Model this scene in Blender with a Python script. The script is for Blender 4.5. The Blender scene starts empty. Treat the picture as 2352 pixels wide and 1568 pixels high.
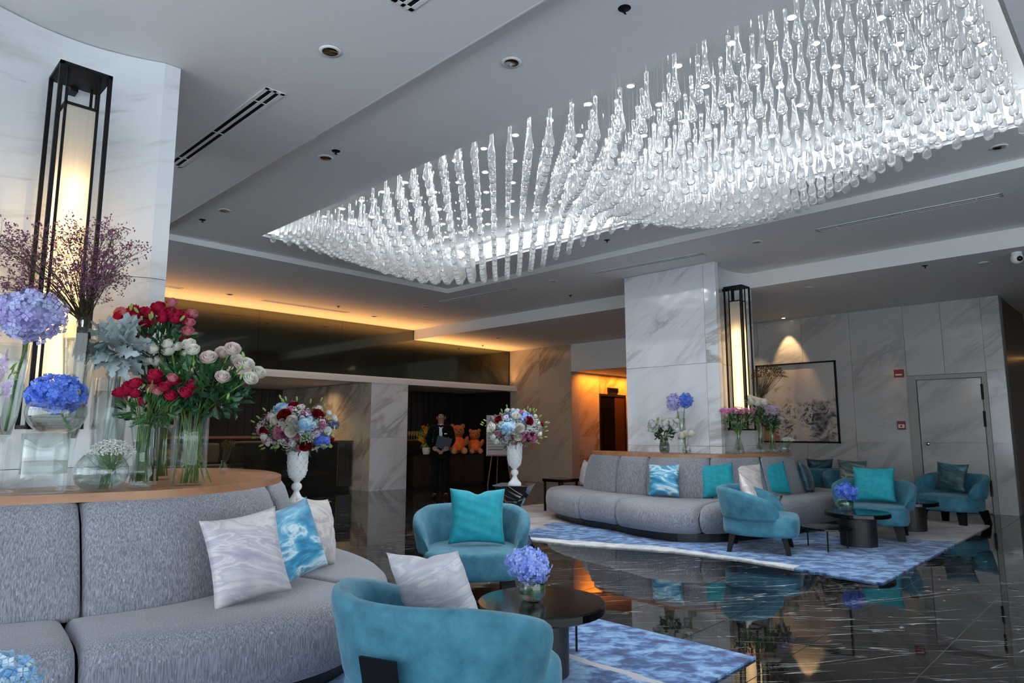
import bpy, bmesh, math, random
import numpy as np
from mathutils import Vector, Matrix
R = math.radians
PI = math.pi
random.seed(11)
rng = np.random.default_rng(5)
S = bpy.context.scene
COL = S.collection

# ------------------------------------------------------------------ camera
cd = bpy.data.cameras.new('camera')
cam = bpy.data.objects.new('camera', cd)
COL.objects.link(cam)
cam.location = (0, 0, 1.35)
cam.rotation_euler = (R(90 + 7.65), 0, R(-45.8))
cd.sensor_width = 36
cd.lens = 1530 / 2352 * 36
cd.clip_start = .05
S.camera = cam

# ------------------------------------------------------------------ world, exposure
W = bpy.data.worlds.new('world')
S.world = W
W.use_nodes = True
bg = W.node_tree.nodes['Background']
bg.inputs[0].default_value = (.82, .90, 1.0, 1)
bg.inputs[1].default_value = 4.4
S.view_settings.view_transform = 'Standard'
S.view_settings.look = 'None'
S.view_settings.gamma = 1
S.view_settings.use_curve_mapping = False
S.view_settings.exposure = 0.0
S.cycles.use_denoising = True
S.cycles.max_bounces = 7
S.cycles.use_light_tree = False
S.cycles.use_adaptive_sampling = True
S.cycles.adaptive_threshold = .03
S.cycles.diffuse_bounces = 3
S.cycles.glossy_bounces = 4
S.cycles.transmission_bounces = 7
S.cycles.transparent_max_bounces = 12
S.cycles.sample_clamp_indirect = 6
S.cycles.blur_glossy = .5


def light(name, kind, loc, energy, color=(1, 1, 1), rot=(0, 0, 0), size=.1, size_y=None, spread=180, spot=60, blend=.5):
    d = bpy.data.lights.new(name, kind)
    d.energy = energy
    d.color = color
    if kind == 'AREA':
        d.shape = 'RECTANGLE' if size_y else 'SQUARE'
        d.size = size
        if size_y: d.size_y = size_y
        d.spread = R(spread)
    elif kind == 'SPOT':
        d.spot_size = R(spot); d.spot_blend = blend; d.shadow_soft_size = size
    else:
        d.shadow_soft_size = size
    o = bpy.data.objects.new(name, d)
    COL.objects.link(o)
    o.location = loc
    o.rotation_euler = rot
    o['kind'] = 'helper'
    return o


# large lights that the place has: LED strips on the mirror ledge, in the lift lobby, in the reception
ORANGE = (1, .52, .17)
WARM = (1, .66, .33)
light('ledge_strip_light', 'AREA', (6.7, 13.08, 2.60), 230, (1, .45, .13), (R(180 + 12), 0, 0), 13.4, .04, 118)
light('lobby_strip_light', 'AREA', (16.3, 10.72, 2.86), 120, (1, .27, .02), (R(14), 0, 0), 5.0, .08, 150)
light('reception_light', 'AREA', (6.5, 14.6, 2.40), 40, WARM, (0, 0, 0), 4.0, .5, 140)


# ------------------------------------------------------------------ materials
class NT:
    def __init__(s, name):
        s.m = bpy.data.materials.new(name)
        s.m.use_nodes = True
        s.t = s.m.node_tree
        s.t.nodes.clear()
        s.out = s.t.nodes.new('ShaderNodeOutputMaterial')

    def n(s, typ, ins=None, **props):
        nd = s.t.nodes.new('ShaderNode' + typ)
        for k, v in props.items(): setattr(nd, k, v)
        for k, v in (ins or {}).items(): s.set(nd, k, v)
        return nd

    def set(s, nd, k, v):
        sock = nd.inputs[k]
        if hasattr(v, 'outputs'): v = v.outputs[0]
        if isinstance(v, bpy.types.NodeSocket): s.t.links.new(v, sock)
        elif isinstance(v, (tuple, list)) and len(v) == 3 and sock.type == 'RGBA': sock.default_value = (*v, 1)
        else: sock.default_value = v

    def math(s, op, a, b=0., c=None, clamp=False):
        ins = {0: a, 1: b}
        if c is not None: ins[2] = c
        return s.n('Math', ins, operation=op, use_clamp=clamp)

    def mix(s, f, a, b, blend='MIX'):
        nd = s.t.nodes.new('ShaderNodeMix'); nd.data_type = 'RGBA'; nd.blend_type = blend
        s.set(nd, 0, f); s.set(nd, 6, a); s.set(nd, 7, b)
        return nd.outputs[2]

    def ramp(s, f, stops, mode='LINEAR'):
        nd = s.n('ValToRGB', {0: f})
        cr = nd.color_ramp; cr.interpolation = mode
        while len(cr.elements) < len(stops): cr.elements.new(.5)
        for e, (p, c) in zip(cr.elements, stops):
            e.position = p; e.color = (*c, 1) if len(c) == 3 else c
        return nd

    def noise(s, vec, scale=5., detail=4., rough=.5, dist=0.):
        nd = s.n('TexNoise', {'Scale': scale, 'Detail': detail, 'Roughness': rough, 'Distortion': dist})
        if vec is not None: s.set(nd, 'Vector', vec)
        return nd.outputs[0]

    def mapr(s, v, a, b, c=0., d=1.):
        return s.n('MapRange', {0: v, 1: a, 2: b, 3: c, 4: d}, clamp=True).outputs[0]

    def bump(s, h, strength=.2, dist=.01):
        return s.n('Bump', {'Height': h, 'Strength': strength, 'Distance': dist})

    def pr(s, **kw):
        ins = {}
        for k, v in kw.items(): ins[k.replace('_', ' ').title() if k not in ('IOR',) else k] = v
        nd = s.n('BsdfPrincipled')
        for k, v in ins.items():
            k = {'Coat': 'Coat Weight', 'Sheen': 'Sheen Weight', 'Transmission': 'Transmission Weight', 'Ior': 'IOR', 'Specular': 'Specular IOR Level', 'Subsurface': 'Subsurface Weight'}.get(k, k)
            s.set(nd, k, v)
        return nd

    def done(s, sh):
        s.t.links.new(sh.outputs[0] if hasattr(sh, 'outputs') else sh, s.out.inputs[0])
        return s.m


def pos(t): return t.n('NewGeometry').outputs['Position']


def plain(name, col, rough=.5, metal=0., var=.06, scale=30., **kw):
    t = NT(name)
    v = t.noise(t.n('TexCoord').outputs['Object'], scale, 3)
    f = t.mapr(v, .3, .7)
    a = tuple(min(1, c * (1 + var)) for c in col); b = tuple(c * (1 - var) for c in col)
    return t.done(t.pr(base_color=t.mix(f, b, a), roughness=rough, metallic=metal, **kw))


def marble(name, base, vein, ang=38, amount=1., scale=1., rough=.08, dark=None):
    t = NT(name)
    sp = t.n('SeparateXYZ', {0: pos(t)})
    rnd = t.math('MULTIPLY', t.n('ObjectInfo').outputs['Random'], 37.)
    u = t.math('SUBTRACT', sp.outputs[0], sp.outputs[1]); v = sp.outputs[2]
    ca, sa = math.cos(R(ang)), math.sin(R(ang))
    s_ = t.math('ADD', t.math('MULTIPLY', u, ca), t.math('MULTIPLY', v, sa))
    q = t.math('ADD', t.math('MULTIPLY', u, -sa), t.math('MULTIPLY', v, ca))
    w = t.n('CombineXYZ', {0: t.math('MULTIPLY', s_, .45 * scale), 1: t.math('MULTIPLY', q, 1.5 * scale), 2: rnd})
    n1 = t.noise(w, 1.3, 8, .62, .6)
    v1 = t.math('SUBTRACT', 1., t.mapr(t.math('ABSOLUTE', t.math('SUBTRACT', n1, .5)), 0., .075))
    m1 = t.mapr(t.noise(w, .8, 2), .40, .58)
    w2 = t.n('CombineXYZ', {0: t.math('MULTIPLY', s_, 1.1 * scale), 1: t.math('MULTIPLY', q, 7. * scale), 2: rnd})
    n2 = t.noise(w2, 1.6, 6, .6, .4)
    v2 = t.math('MULTIPLY', t.mapr(n2, .55, .8), t.mapr(n1, .45, .62))
    f = t.math('MINIMUM', t.math('ADD', t.math('MULTIPLY', t.math('MULTIPLY', v1, m1), .75), t.math('MULTIPLY', v2, .85)), 1.)
    soft = t.mapr(t.noise(w, .6, 4), .3, .75)
    bcol = t.mix(soft, tuple(c * .93 for c in base), base)
    col = t.mix(t.math('MULTIPLY', f, amount), bcol, vein)
    return t.done(t.pr(base_color=col, roughness=rough, IOR=1.5))


def streak_floor():
    t = NT('black_marble')
    sp = t.n('SeparateXYZ', {0: pos(t)})
    a = t.math('SUBTRACT', sp.outputs[0], sp.outputs[1]); b = t.math('ADD', sp.outputs[0], sp.outputs[1])
    def layer(ka, kb, off, wid, lo, hi):
        aa = t.math('ADD', a, t.math('MULTIPLY', b, off))
        bb = t.math('SUBTRACT', b, t.math('MULTIPLY', a, off))
        w = t.n('CombineXYZ', {0: t.math('MULTIPLY', aa, ka), 1: t.math('MULTIPLY', bb, kb), 2: off * 9})
        n = t.noise(w, 1., 3, .5, .2)
        ln = t.math('SUBTRACT', 1., t.mapr(t.math('ABSOLUTE', t.math('SUBTRACT', n, .5)), 0., wid))
        w2 = t.n('CombineXYZ', {0: t.math('MULTIPLY', aa, ka * 3.1), 1: t.math('MULTIPLY', bb, kb * .8), 2: 3 + off})
        mk = t.mapr(t.noise(w2, 1.3, 3, .6), lo, hi)
        return t.math('MULTIPLY', ln, mk)
    l1 = layer(.30, 5.6, .10, .0065, .44, .56)
    l2 = layer(.38, 7.6, -.16, .0055, .47, .58)
    l3 = layer(.20, 2.2, .30, .004, .45, .6)
    f = t.math('MINIMUM', t.math('ADD', t.math('ADD', l1, l2), l3), 1.)
    base = t.mix(t.mapr(t.noise(pos(t), 1.2, 5), .35, .7), (.004, .0045, .005), (.011, .011, .0115))
    col = t.mix(t.math('MULTIPLY', f, .7), base, (.55, .56, .57))
    wob = t.noise(t.n('CombineXYZ', {0: t.math('MULTIPLY', a, .6), 1: t.math('MULTIPLY', b, 2.2), 2: 0.}), 1.6, 2)
    return t.done(t.pr(base_color=col, roughness=.025, IOR=1.46, normal=t.bump(wob, .03, .02)))


def wood(name, c1, c2, scale=1., rough=.4, axis=0):
    t = NT(name)
    sp = t.n('SeparateXYZ', {0: t.n('TexCoord').outputs['Object']})
    k = [12., 12., 12.]; k[axis] = .7
    w = t.n('CombineXYZ', {i: t.math('MULTIPLY', sp.outputs[i], k[i] * scale) for i in range(3)})
    n = t.noise(w, 1.5, 6, .6, .5)
    return t.done(t.pr(base_color=t.mix(t.mapr(n, .3, .7), c1, c2), roughness=rough))


def tweed(name, c1, c2, c3):
    t = NT(name)
    sp = t.n('SeparateXYZ', {0: pos(t)})
    u = t.math('ADD', sp.outputs[0], t.math('MULTIPLY', sp.outputs[1], .83))
    uv = t.math('SUBTRACT', sp.outputs[0], t.math('MULTIPLY', sp.outputs[1], .83))
    w = t.n('CombineXYZ', {0: t.math('MULTIPLY', u, 150.), 1: t.math('MULTIPLY', uv, 150.), 2: t.math('MULTIPLY', sp.outputs[2], 13.)})
    n = t.noise(w, 1., 3, .6)
    w2 = t.n('CombineXYZ', {0: t.math('MULTIPLY', u, 100.), 1: t.math('MULTIPLY', uv, 100.), 2: t.math('MULTIPLY', sp.outputs[2], 35.)})
    sp2 = t.mapr(t.noise(w2, 1., 2), .66, .72)
    big = t.noise(pos(t), 3., 2)
    c = t.mix(t.mapr(n, .36, .66), c1, c2)
    c = t.mix(t.math('MULTIPLY', sp2, .7), c, c3)
    c = t.mix(t.mapr(big, .3, .8, 0., .25), c, tuple(x * .7 for x in c1))
    return t.done(t.pr(base_color=c, roughness=.85, sheen=.25, normal=t.bump(n, .35, .004)))


def velvet(name, c1, c2, sc=9., sheen=.5, tint=(.6, .8, .9)):
    t = NT(name)
    co = t.n('TexCoord').outputs['Object']
    n = t.noise(co, sc, 6, .65)
    fine = t.noise(co, 160., 3)
    c = t.mix(t.mapr(n, .35, .68), c1, c2)
    nd = t.pr(base_color=c, roughness=.75, sheen=sheen, normal=t.bump(fine, .25, .003))
    t.set(nd, 'Sheen Tint', tint); t.set(nd, 'Sheen Roughness', .4)
    return t.done(nd)


def wavecloth(name, stops, ang=0., scale=1.):
    """printed silk: flowing marbled waves"""
    t = NT(name)
    sp = t.n('SeparateXYZ', {0: t.n('TexCoord').outputs['Object']})
    rnd = t.math('MULTIPLY', t.n('ObjectInfo').outputs['Random'], 20.)
    x, z = sp.outputs[0], sp.outputs[2]
    w = t.n('CombineXYZ', {0: t.math('MULTIPLY', x, 2.2 * scale), 1: t.math('MULTIPLY', t.math('ADD', z, t.math('MULTIPLY', x, ang)), 7. * scale), 2: rnd})
    n = t.noise(w, 1., 5, .55, 1.3)
    fine = t.noise(t.n('TexCoord').outputs['Object'], 120., 2)
    return t.done(t.pr(base_color=t.ramp(n, stops), roughness=.45, sheen=.2, normal=t.bump(fine, .15, .002)))


def petal(name, c1, c2, sc=45., tr=.25):
    t = NT(name)
    n = t.noise(t.n('TexCoord').outputs['Object'], sc, 2)
    c = t.mix(t.mapr(n, .35, .65), c1, c2)
    d = t.n('BsdfDiffuse', {0: c}); tl = t.n('BsdfTranslucent', {0: c})
    return t.done(t.n('MixShader', {0: tr, 1: d, 2: tl}))


def glass(name, col=(1, 1, 1), ior=1.45, thin=0., rough=0.):
    t = NT(name)
    g = t.n('BsdfGlass', {0: col, 'Roughness': rough, 'IOR': ior})
    if thin:
        tr = t.n('BsdfTransparent', {0: col})
        return t.done(t.n('MixShader', {0: thin, 1: g, 2: tr}))
    return t.done(g)


def pane(name, tint=(1, 1, 1), refl=.06):
    t = NT(name)
    fc = t.n('LayerWeight', {0: .5}).outputs['Facing']
    fr = t.math('ADD', .03, t.math('MULTIPLY', t.math('POWER', fc, 2.6), .75))
    tr = t.n('BsdfTransparent', {0: tint}); gl = t.n('BsdfGlossy', {0: (1, 1, 1), 'Roughness': 0.})
    return t.done(t.n('MixShader', {0: fr, 1: tr, 2: gl}))


def emit(name, col, strength):
    t = NT(name)
    return t.done(t.n('Emission', {0: col, 1: strength}))


def rugmat(name, white=True, seed=0.):
    t = NT(name)
    sp = t.n('SeparateXYZ', {0: pos(t)})
    a = t.math('SUBTRACT', sp.outputs[0], sp.outputs[1]); b = t.math('ADD', sp.outputs[0], sp.outputs[1])
    w = t.n('CombineXYZ', {0: t.math('MULTIPLY', a, 2.1), 1: t.math('MULTIPLY', b, 3.2), 2: seed})
    n = t.noise(w, 2.6, 6, .58, .3)
    fib = t.noise(pos(t), 130., 2)
    blue = t.ramp(n, [(.32, (.009, .028, .095)), (.42, (.018, .06, .18)), (.46, (.036, .10, .27)), (.50, (.085, .19, .40)), (.56, (.14, .28, .51)), (.64, (.25, .41, .62)), (.72, (.07, .15, .31))])
    taupe = t.mix(t.mapr(t.noise(w, .9, 5), .35, .65), (.30, .26, .255), (.50, .46, .45))
    wv = t.math('MULTIPLY', t.math('SUBTRACT', t.noise(w, .8, 3), .5), 1.6)
    if white:
        far = t.math('ADD', sp.outputs[0], t.math('MULTIPLY', sp.outputs[1], .25))
        c = t.mix(t.mapr(t.math('ADD', far, wv), 10.1, 10.2), blue.outputs[0], taupe)
        c = t.mix(t.mapr(t.math('ADD', sp.outputs[1], wv), 6.4, 6.5), c, taupe)
        edge = t.math('SUBTRACT', 6.93, t.math('MULTIPLY', t.math('MAXIMUM', t.math('SUBTRACT', sp.outputs[1], 4.3), 0.), .36))
        ins = t.math('SUBTRACT', t.math('ADD', sp.outputs[0], t.math('MULTIPLY', wv, .12)), edge)
        m = t.math('MULTIPLY', t.math('LESS_THAN', ins, .04), t.math('GREATER_THAN', sp.outputs[1], 2.75))
        c = t.mix(m, c, t.mix(t.mapr(n, .35, .6), (.40, .42, .45), (.70, .71, .72)))
    else:
        c = blue.outputs[0]
        ln = t.math('ABSOLUTE', t.math('SUBTRACT', t.math('ADD', sp.outputs[0], t.math('MULTIPLY', wv, .1)), 3.25))
        c = t.mix(t.math('LESS_THAN', ln, .03), c, (.42, .41, .43))
    return t.done(t.pr(base_color=c, roughness=.95, normal=t.bump(fib, .5, .006), sheen=.2))


def artmat():
    t = NT('abstract_painting')
    sp = t.n('SeparateXYZ', {0: t.n('TexCoord').outputs['Object']})
    x, z = sp.outputs[1], sp.outputs[2]      # local: y 0..1 to the left end, z 0..1 up (scaled)
    co = t.n('CombineXYZ', {0: t.math('MULTIPLY', x, 2.2), 1: t.math('MULTIPLY', z, 2.2), 2: 1.})
    warp = t.math('SUBTRACT', t.noise(co, 1.4, 5, .6), .5)
    lim = t.math('ADD', t.math('ADD', .47, t.math('MULTIPLY', x, .26)), t.math('MULTIPLY', warp, .9))
    m = t.mapr(t.math('SUBTRACT', lim, z), -.03, .08)
    rg = t.noise(co, 2.6, 9, .68, 1.3)
    ink = t.ramp(rg, [(.30, (.015, .017, .03)), (.42, (.06, .065, .11)), (.47, (.42, .40, .38)), (.53, (.60, .54, .47)), (.58, (.10, .10, .13)), (.66, (.03, .032, .06)), (.75, (.5, .46, .42))])
    back = t.mix(t.mapr(t.noise(co, .5, 2), .3, .7), (.62, .55, .49), (.55, .50, .47))
    smoke = t.math('MULTIPLY', t.math('SUBTRACT', 1., t.mapr(t.math('ABSOLUTE', t.math('SUBTRACT', t.math('ADD', x, t.math('MULTIPLY', warp, .5)), .42)), 0., .09)), .45)
    back = t.mix(smoke, back, (.30, .26, .30))
    left = t.mapr(t.math('SUBTRACT', x, t.math('SUBTRACT', 1.25, z)), -.05, .02)
    patch_ = t.mapr(t.noise(co, 1.3, 4, .6, .8), .36, .50)
    navy = t.mapr(t.noise(co, .9, 3), .46, .58)
    ik = t.mix(t.math('MULTIPLY', navy, .8), ink.outputs[0], (.018, .02, .05))
    c = t.mix(t.math('MULTIPLY', m, t.math('ADD', .12, t.math('MULTIPLY', patch_, .88))), back, ik)
    gold = t.math('MULTIPLY', t.mapr(t.math('SUBTRACT', x, t.math('ADD', .72, t.math('MULTIPLY', z, .6))), -.04, .02), t.math('LESS_THAN', z, .45))
    st = t.noise(t.n('CombineXYZ', {0: t.math('MULTIPLY', t.math('SUBTRACT', x, t.math('MULTIPLY', z, .6)), 40.), 1: z, 2: 0.}), 1., 3)
    c = t.mix(t.math('MULTIPLY', gold, .85), c, t.mix(st, (.16, .06, .01), (.42, .20, .05)))
    return t.done(t.pr(base_color=c, roughness=.35))


M = {}
M['ceiling'] = plain('ceiling_paint', (.82, .82, .83), .75, var=.01)
M['trim'] = plain('white_trim_paint', (.78, .775, .76), .6, var=.01)
M['recess'] = plain('recess_paint', (.80, .83, .83), .6, var=.01)
M['marble'] = marble('white_marble', (.74, .76, .785), (.24, .24, .26), 38, .85)
M['marble_c'] = marble('white_marble_column', (.74, .765, .79), (.25, .22, .19), 17, 1., .8, .06)
M['marble_g'] = marble('grey_marble', (.50, .495, .485), (.25, .24, .23), 30, .7, 1.1, .1)
M['marble_w'] = marble('warm_lit_marble', (.52, .455, .37), (.22, .145, .085), 40, 1., .8, .08)  # tan base carries the warm lamp light falling on this marble
M['joint'] = plain('stone_joint', (.36, .36, .36), .8)
M['floor'] = streak_floor()
M['grout'] = plain('grout', (.30, .31, .32), .7)
M['black'] = plain('black_lacquer', (.004, .004, .0045), .10)
M['black_metal'] = plain('black_metal', (.005, .005, .006), .5, specular=.2)
M['dark_wood'] = wood('dark_wood', (.010, .006, .005), (.030, .016, .012), 1., .35, 2)
M['brown_wood'] = wood('brown_wood', (.07, .038, .018), (.14, .08, .04), 1., .35, 2)
M['ledge'] = wood('teak_ledge', (.30, .135, .065), (.42, .215, .115), .55, .38, 0)
M['plinth'] = plain('plinth_black', (.008, .008, .009), .35)
M['tweed'] = tweed('grey_tweed', (.125, .13, .155), (.335, .345, .385), (.60, .61, .64))
M['teal'] = velvet('teal_velvet', (.020, .115, .175), (.055, .215, .30), sheen=.3)
M['turq'] = velvet('turquoise_linen', (.0, .235, .30), (.012, .33, .39), 14., .15)
M['silver_silk'] = wavecloth('silver_silk', [(.30, (.30, .29, .34)), (.44, (.42, .40, .45)), (.50, (.60, .57, .56)), (.55, (.40, .39, .44)), (.64, (.52, .49, .50)), (.75, (.62, .59, .57))], .25)
M['pink_silk'] = wavecloth('champagne_silk', [(.30, (.42, .37, .36)), (.46, (.56, .50, .48)), (.52, (.68, .63, .59)), (.58, (.46, .41, .41)), (.8, (.60, .54, .52))], .3)
M['blue_silk'] = wavecloth('blue_silk', [(.28, (.01, .11, .24)), (.42, (.02, .22, .40)), (.50, (.10, .40, .58)), (.56, (.62, .75, .80)), (.63, (.06, .30, .48)), (.78, (.02, .18, .34))], .1)
M['dark_silk'] = wavecloth('dark_teal_silk', [(.3, (.003, .02, .035)), (.5, (.01, .055, .08)), (.58, (.05, .19, .24)), (.66, (.008, .04, .06)), (.8, (.02, .08, .11))], .2)
M['green_silk'] = wavecloth('green_silk', [(.3, (.01, .04, .04)), (.5, (.04, .09, .085)), (.58, (.22, .25, .21)), (.66, (.03, .07, .07))], .2)
M['rugR'] = rugmat('rug_blue_wide', True, 1.)
M['rugL'] = rugmat('rug_blue_near', False, 4.)
M['shade'] = None
M['chrome'] = plain('chrome', (.80, .81, .83), .08, 1., var=.02)
M['mirror_facet'] = plain('mirror_facet', (.78, .80, .84), .015, 1., var=.0)
M['bronze_mirror'] = None
M['glass'] = glass('clear_glass', (1, 1, 1), 1.45)
M['glass_t'] = pane('thin_vase_glass', (.93, .955, .95))
t_ = NT('seeded_drop_glass')
sc_ = t_.n('MixShader', {0: .5, 1: t_.n('BsdfDiffuse', {0: (.9, .93, .95)}), 2: t_.n('BsdfTranslucent', {0: (.9, .93, .95)})})
gl_ = t_.n('MixShader', {0: .12, 1: t_.n('BsdfGlass', {'IOR': 1.48, 'Roughness': 0.}), 2: t_.n('BsdfTransparent')})
M['drop'] = t_.done(t_.n('MixShader', {0: .08, 1: gl_, 2: sc_}))
M['water'] = glass('water', (.99, 1., .995), 1.33, .5)
M['pane'] = pane('window_glass', (.95, .97, .97))
M['ceramic'] = plain('white_ceramic', (.78, .80, .80), .12, var=.02)
M['bead'] = plain('pearl_bead', (.85, .87, .88), .05, .3)
M['led'] = emit('led_white', (.93, .97, 1.0), 400)
M['strip'] = emit('led_strip_white', (.93, .97, 1.0), 15)
M['tube'] = emit('lamp_tube', (1., .68, .34), 7)
M['red'] = plain('alarm_red', (.28, .012, .012), .4)
M['offwhite'] = plain('offwhite_plastic', (.6, .58, .55), .4)
M['white'] = plain('white_paint', (.8, .8, .8), .5)
M['orange_fur'] = velvet('orange_fur', (.28, .06, .015), (.48, .12, .03), 40., .5, (1, .5, .3))
M['orange_shirt'] = velvet('orange_shirt', (.8, .06, .005), (.9, .2, .01), 9., .1, (1, .5, .3))
M['yellow'] = petal('yellow_petal', (.8, .42, .02), (.9, .25, .01))
M['cream'] = petal('cream_petal', (.80, .77, .66), (.86, .84, .76))
M['blush'] = petal('blush_petal', (.82, .66, .62), (.86, .78, .74), 14.)
M['whitep'] = petal('white_petal', (.78, .80, .76), (.86, .87, .84))
M['red_p'] = petal('crimson_petal', (.42, .012, .045), (.58, .03, .09), 22.)
M['rose_p'] = petal('rose_petal', (.62, .16, .20), (.70, .30, .32), 22.)
M['dkred'] = petal('dark_red_petal', (.15, .008, .01), (.26, .015, .015), 22.)
M['pink'] = petal('pink_petal', (.62, .18, .36), (.72, .36, .52), 22.)
M['lilac'] = petal('lilac_petal', (.50, .36, .62), (.68, .58, .76), 30.)
M['magenta'] = petal('magenta_petal', (.50, .10, .34), (.72, .38, .58), 30.)
M['plum'] = petal('plum_petal', (.16, .02, .10), (.26, .04, .16), 30.)
M['hyd_blue'] = petal('hydrangea_blue', (.09, .19, .72), (.20, .34, .86), 18.)
M['hyd_lav'] = petal('hydrangea_lavender', (.42, .38, .70), (.56, .62, .86), 12.)
M['hyd_peri'] = petal('hydrangea_periwinkle', (.27, .38, .85), (.46, .56, .94), 18.)
M['hyd_sky'] = petal('hydrangea_sky', (.22, .48, .80), (.66, .78, .80), 26.)
M['gyp'] = petal('gypsophila_white', (.76, .78, .72), (.86, .87, .84))
M['statice'] = petal('statice_mauve', (.14, .055, .09), (.26, .12, .19))
M['brownfl'] = petal('dried_brown', (.09, .06, .02), (.17, .11, .05))
M['leaf'] = plain('leaf_green', (.03, .105, .03), .45, var=.5, scale=14.)
M['leaf_d'] = plain('leaf_dark_green', (.014, .06, .022), .45, var=.5, scale=14.)
M['leaf_l'] = plain('leaf_light_green', (.24, .36, .08), .5, var=.3, scale=14.)
M['stem'] = plain('stem_green', (.10, .20, .03), .5, var=.4, scale=20.)
M['stem_b'] = plain('stem_brown', (.055, .04, .02), .7, var=.3)
M['dusty'] = plain('dusty_miller', (.36, .43, .44), .85, var=.25, scale=12.)
M['skin'] = plain('skin', (.24, .12, .075), .5, var=.05)
M['suit'] = plain('suit_black', (.003, .0032, .0042), .9, specular=.1)
M['shirt'] = plain('shirt_white', (.55, .56, .60), .7)
M['hair'] = plain('hair_black', (.004, .0035, .0035), .9, specular=.05)
M['navy'] = plain('navy_folder', (.008, .012, .03), .45)
M['gold'] = plain('gold', (.55, .32, .09), .25, 1.)
M['olive'] = velvet('olive_fabric', (.018, .02, .016), (.03, .032, .026), 14., .1)
M['paper'] = plain('paper', (.50, .50, .50), .7, var=.03)
M['ink'] = plain('ink', (.10, .10, .11), .7)
M['kraft'] = plain('kraft_paper', (.42, .24, .12), .8)
M['wood_easel'] = wood('easel_wood', (.20, .09, .04), (.34, .17, .09), 1., .5, 2)
t_ = NT('smoked_mirror')
M['bronze_mirror'] = t_.done(t_.n('BsdfGlossy', {0: (.145, .15, .115), 'Roughness': .06}))
t_ = NT('lamp_shade')
gl_ = t_.noise(t_.n('CombineXYZ', {0: t_.math('MULTIPLY', t_.n('SeparateXYZ', {0: pos(t_)}).outputs[0], 80.), 1: 0., 2: t_.math('MULTIPLY', t_.n('SeparateXYZ', {0: pos(t_)}).outputs[2], 4.)}), 1., 3)
cc_ = t_.mix(t_.mapr(gl_, .3, .7), (.86, .80, .70), (.92, .87, .78))
M['shade'] = t_.done(t_.n('MixShader', {0: .72, 1: t_.n('BsdfDiffuse', {0: cc_}), 2: t_.n('BsdfTranslucent', {0: cc_})}))
t_ = NT('smoked_counter_glass')
M['smoke_glass'] = t_.done(t_.pr(base_color=(.016, .016, .012), roughness=.05, IOR=1.6))


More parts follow.
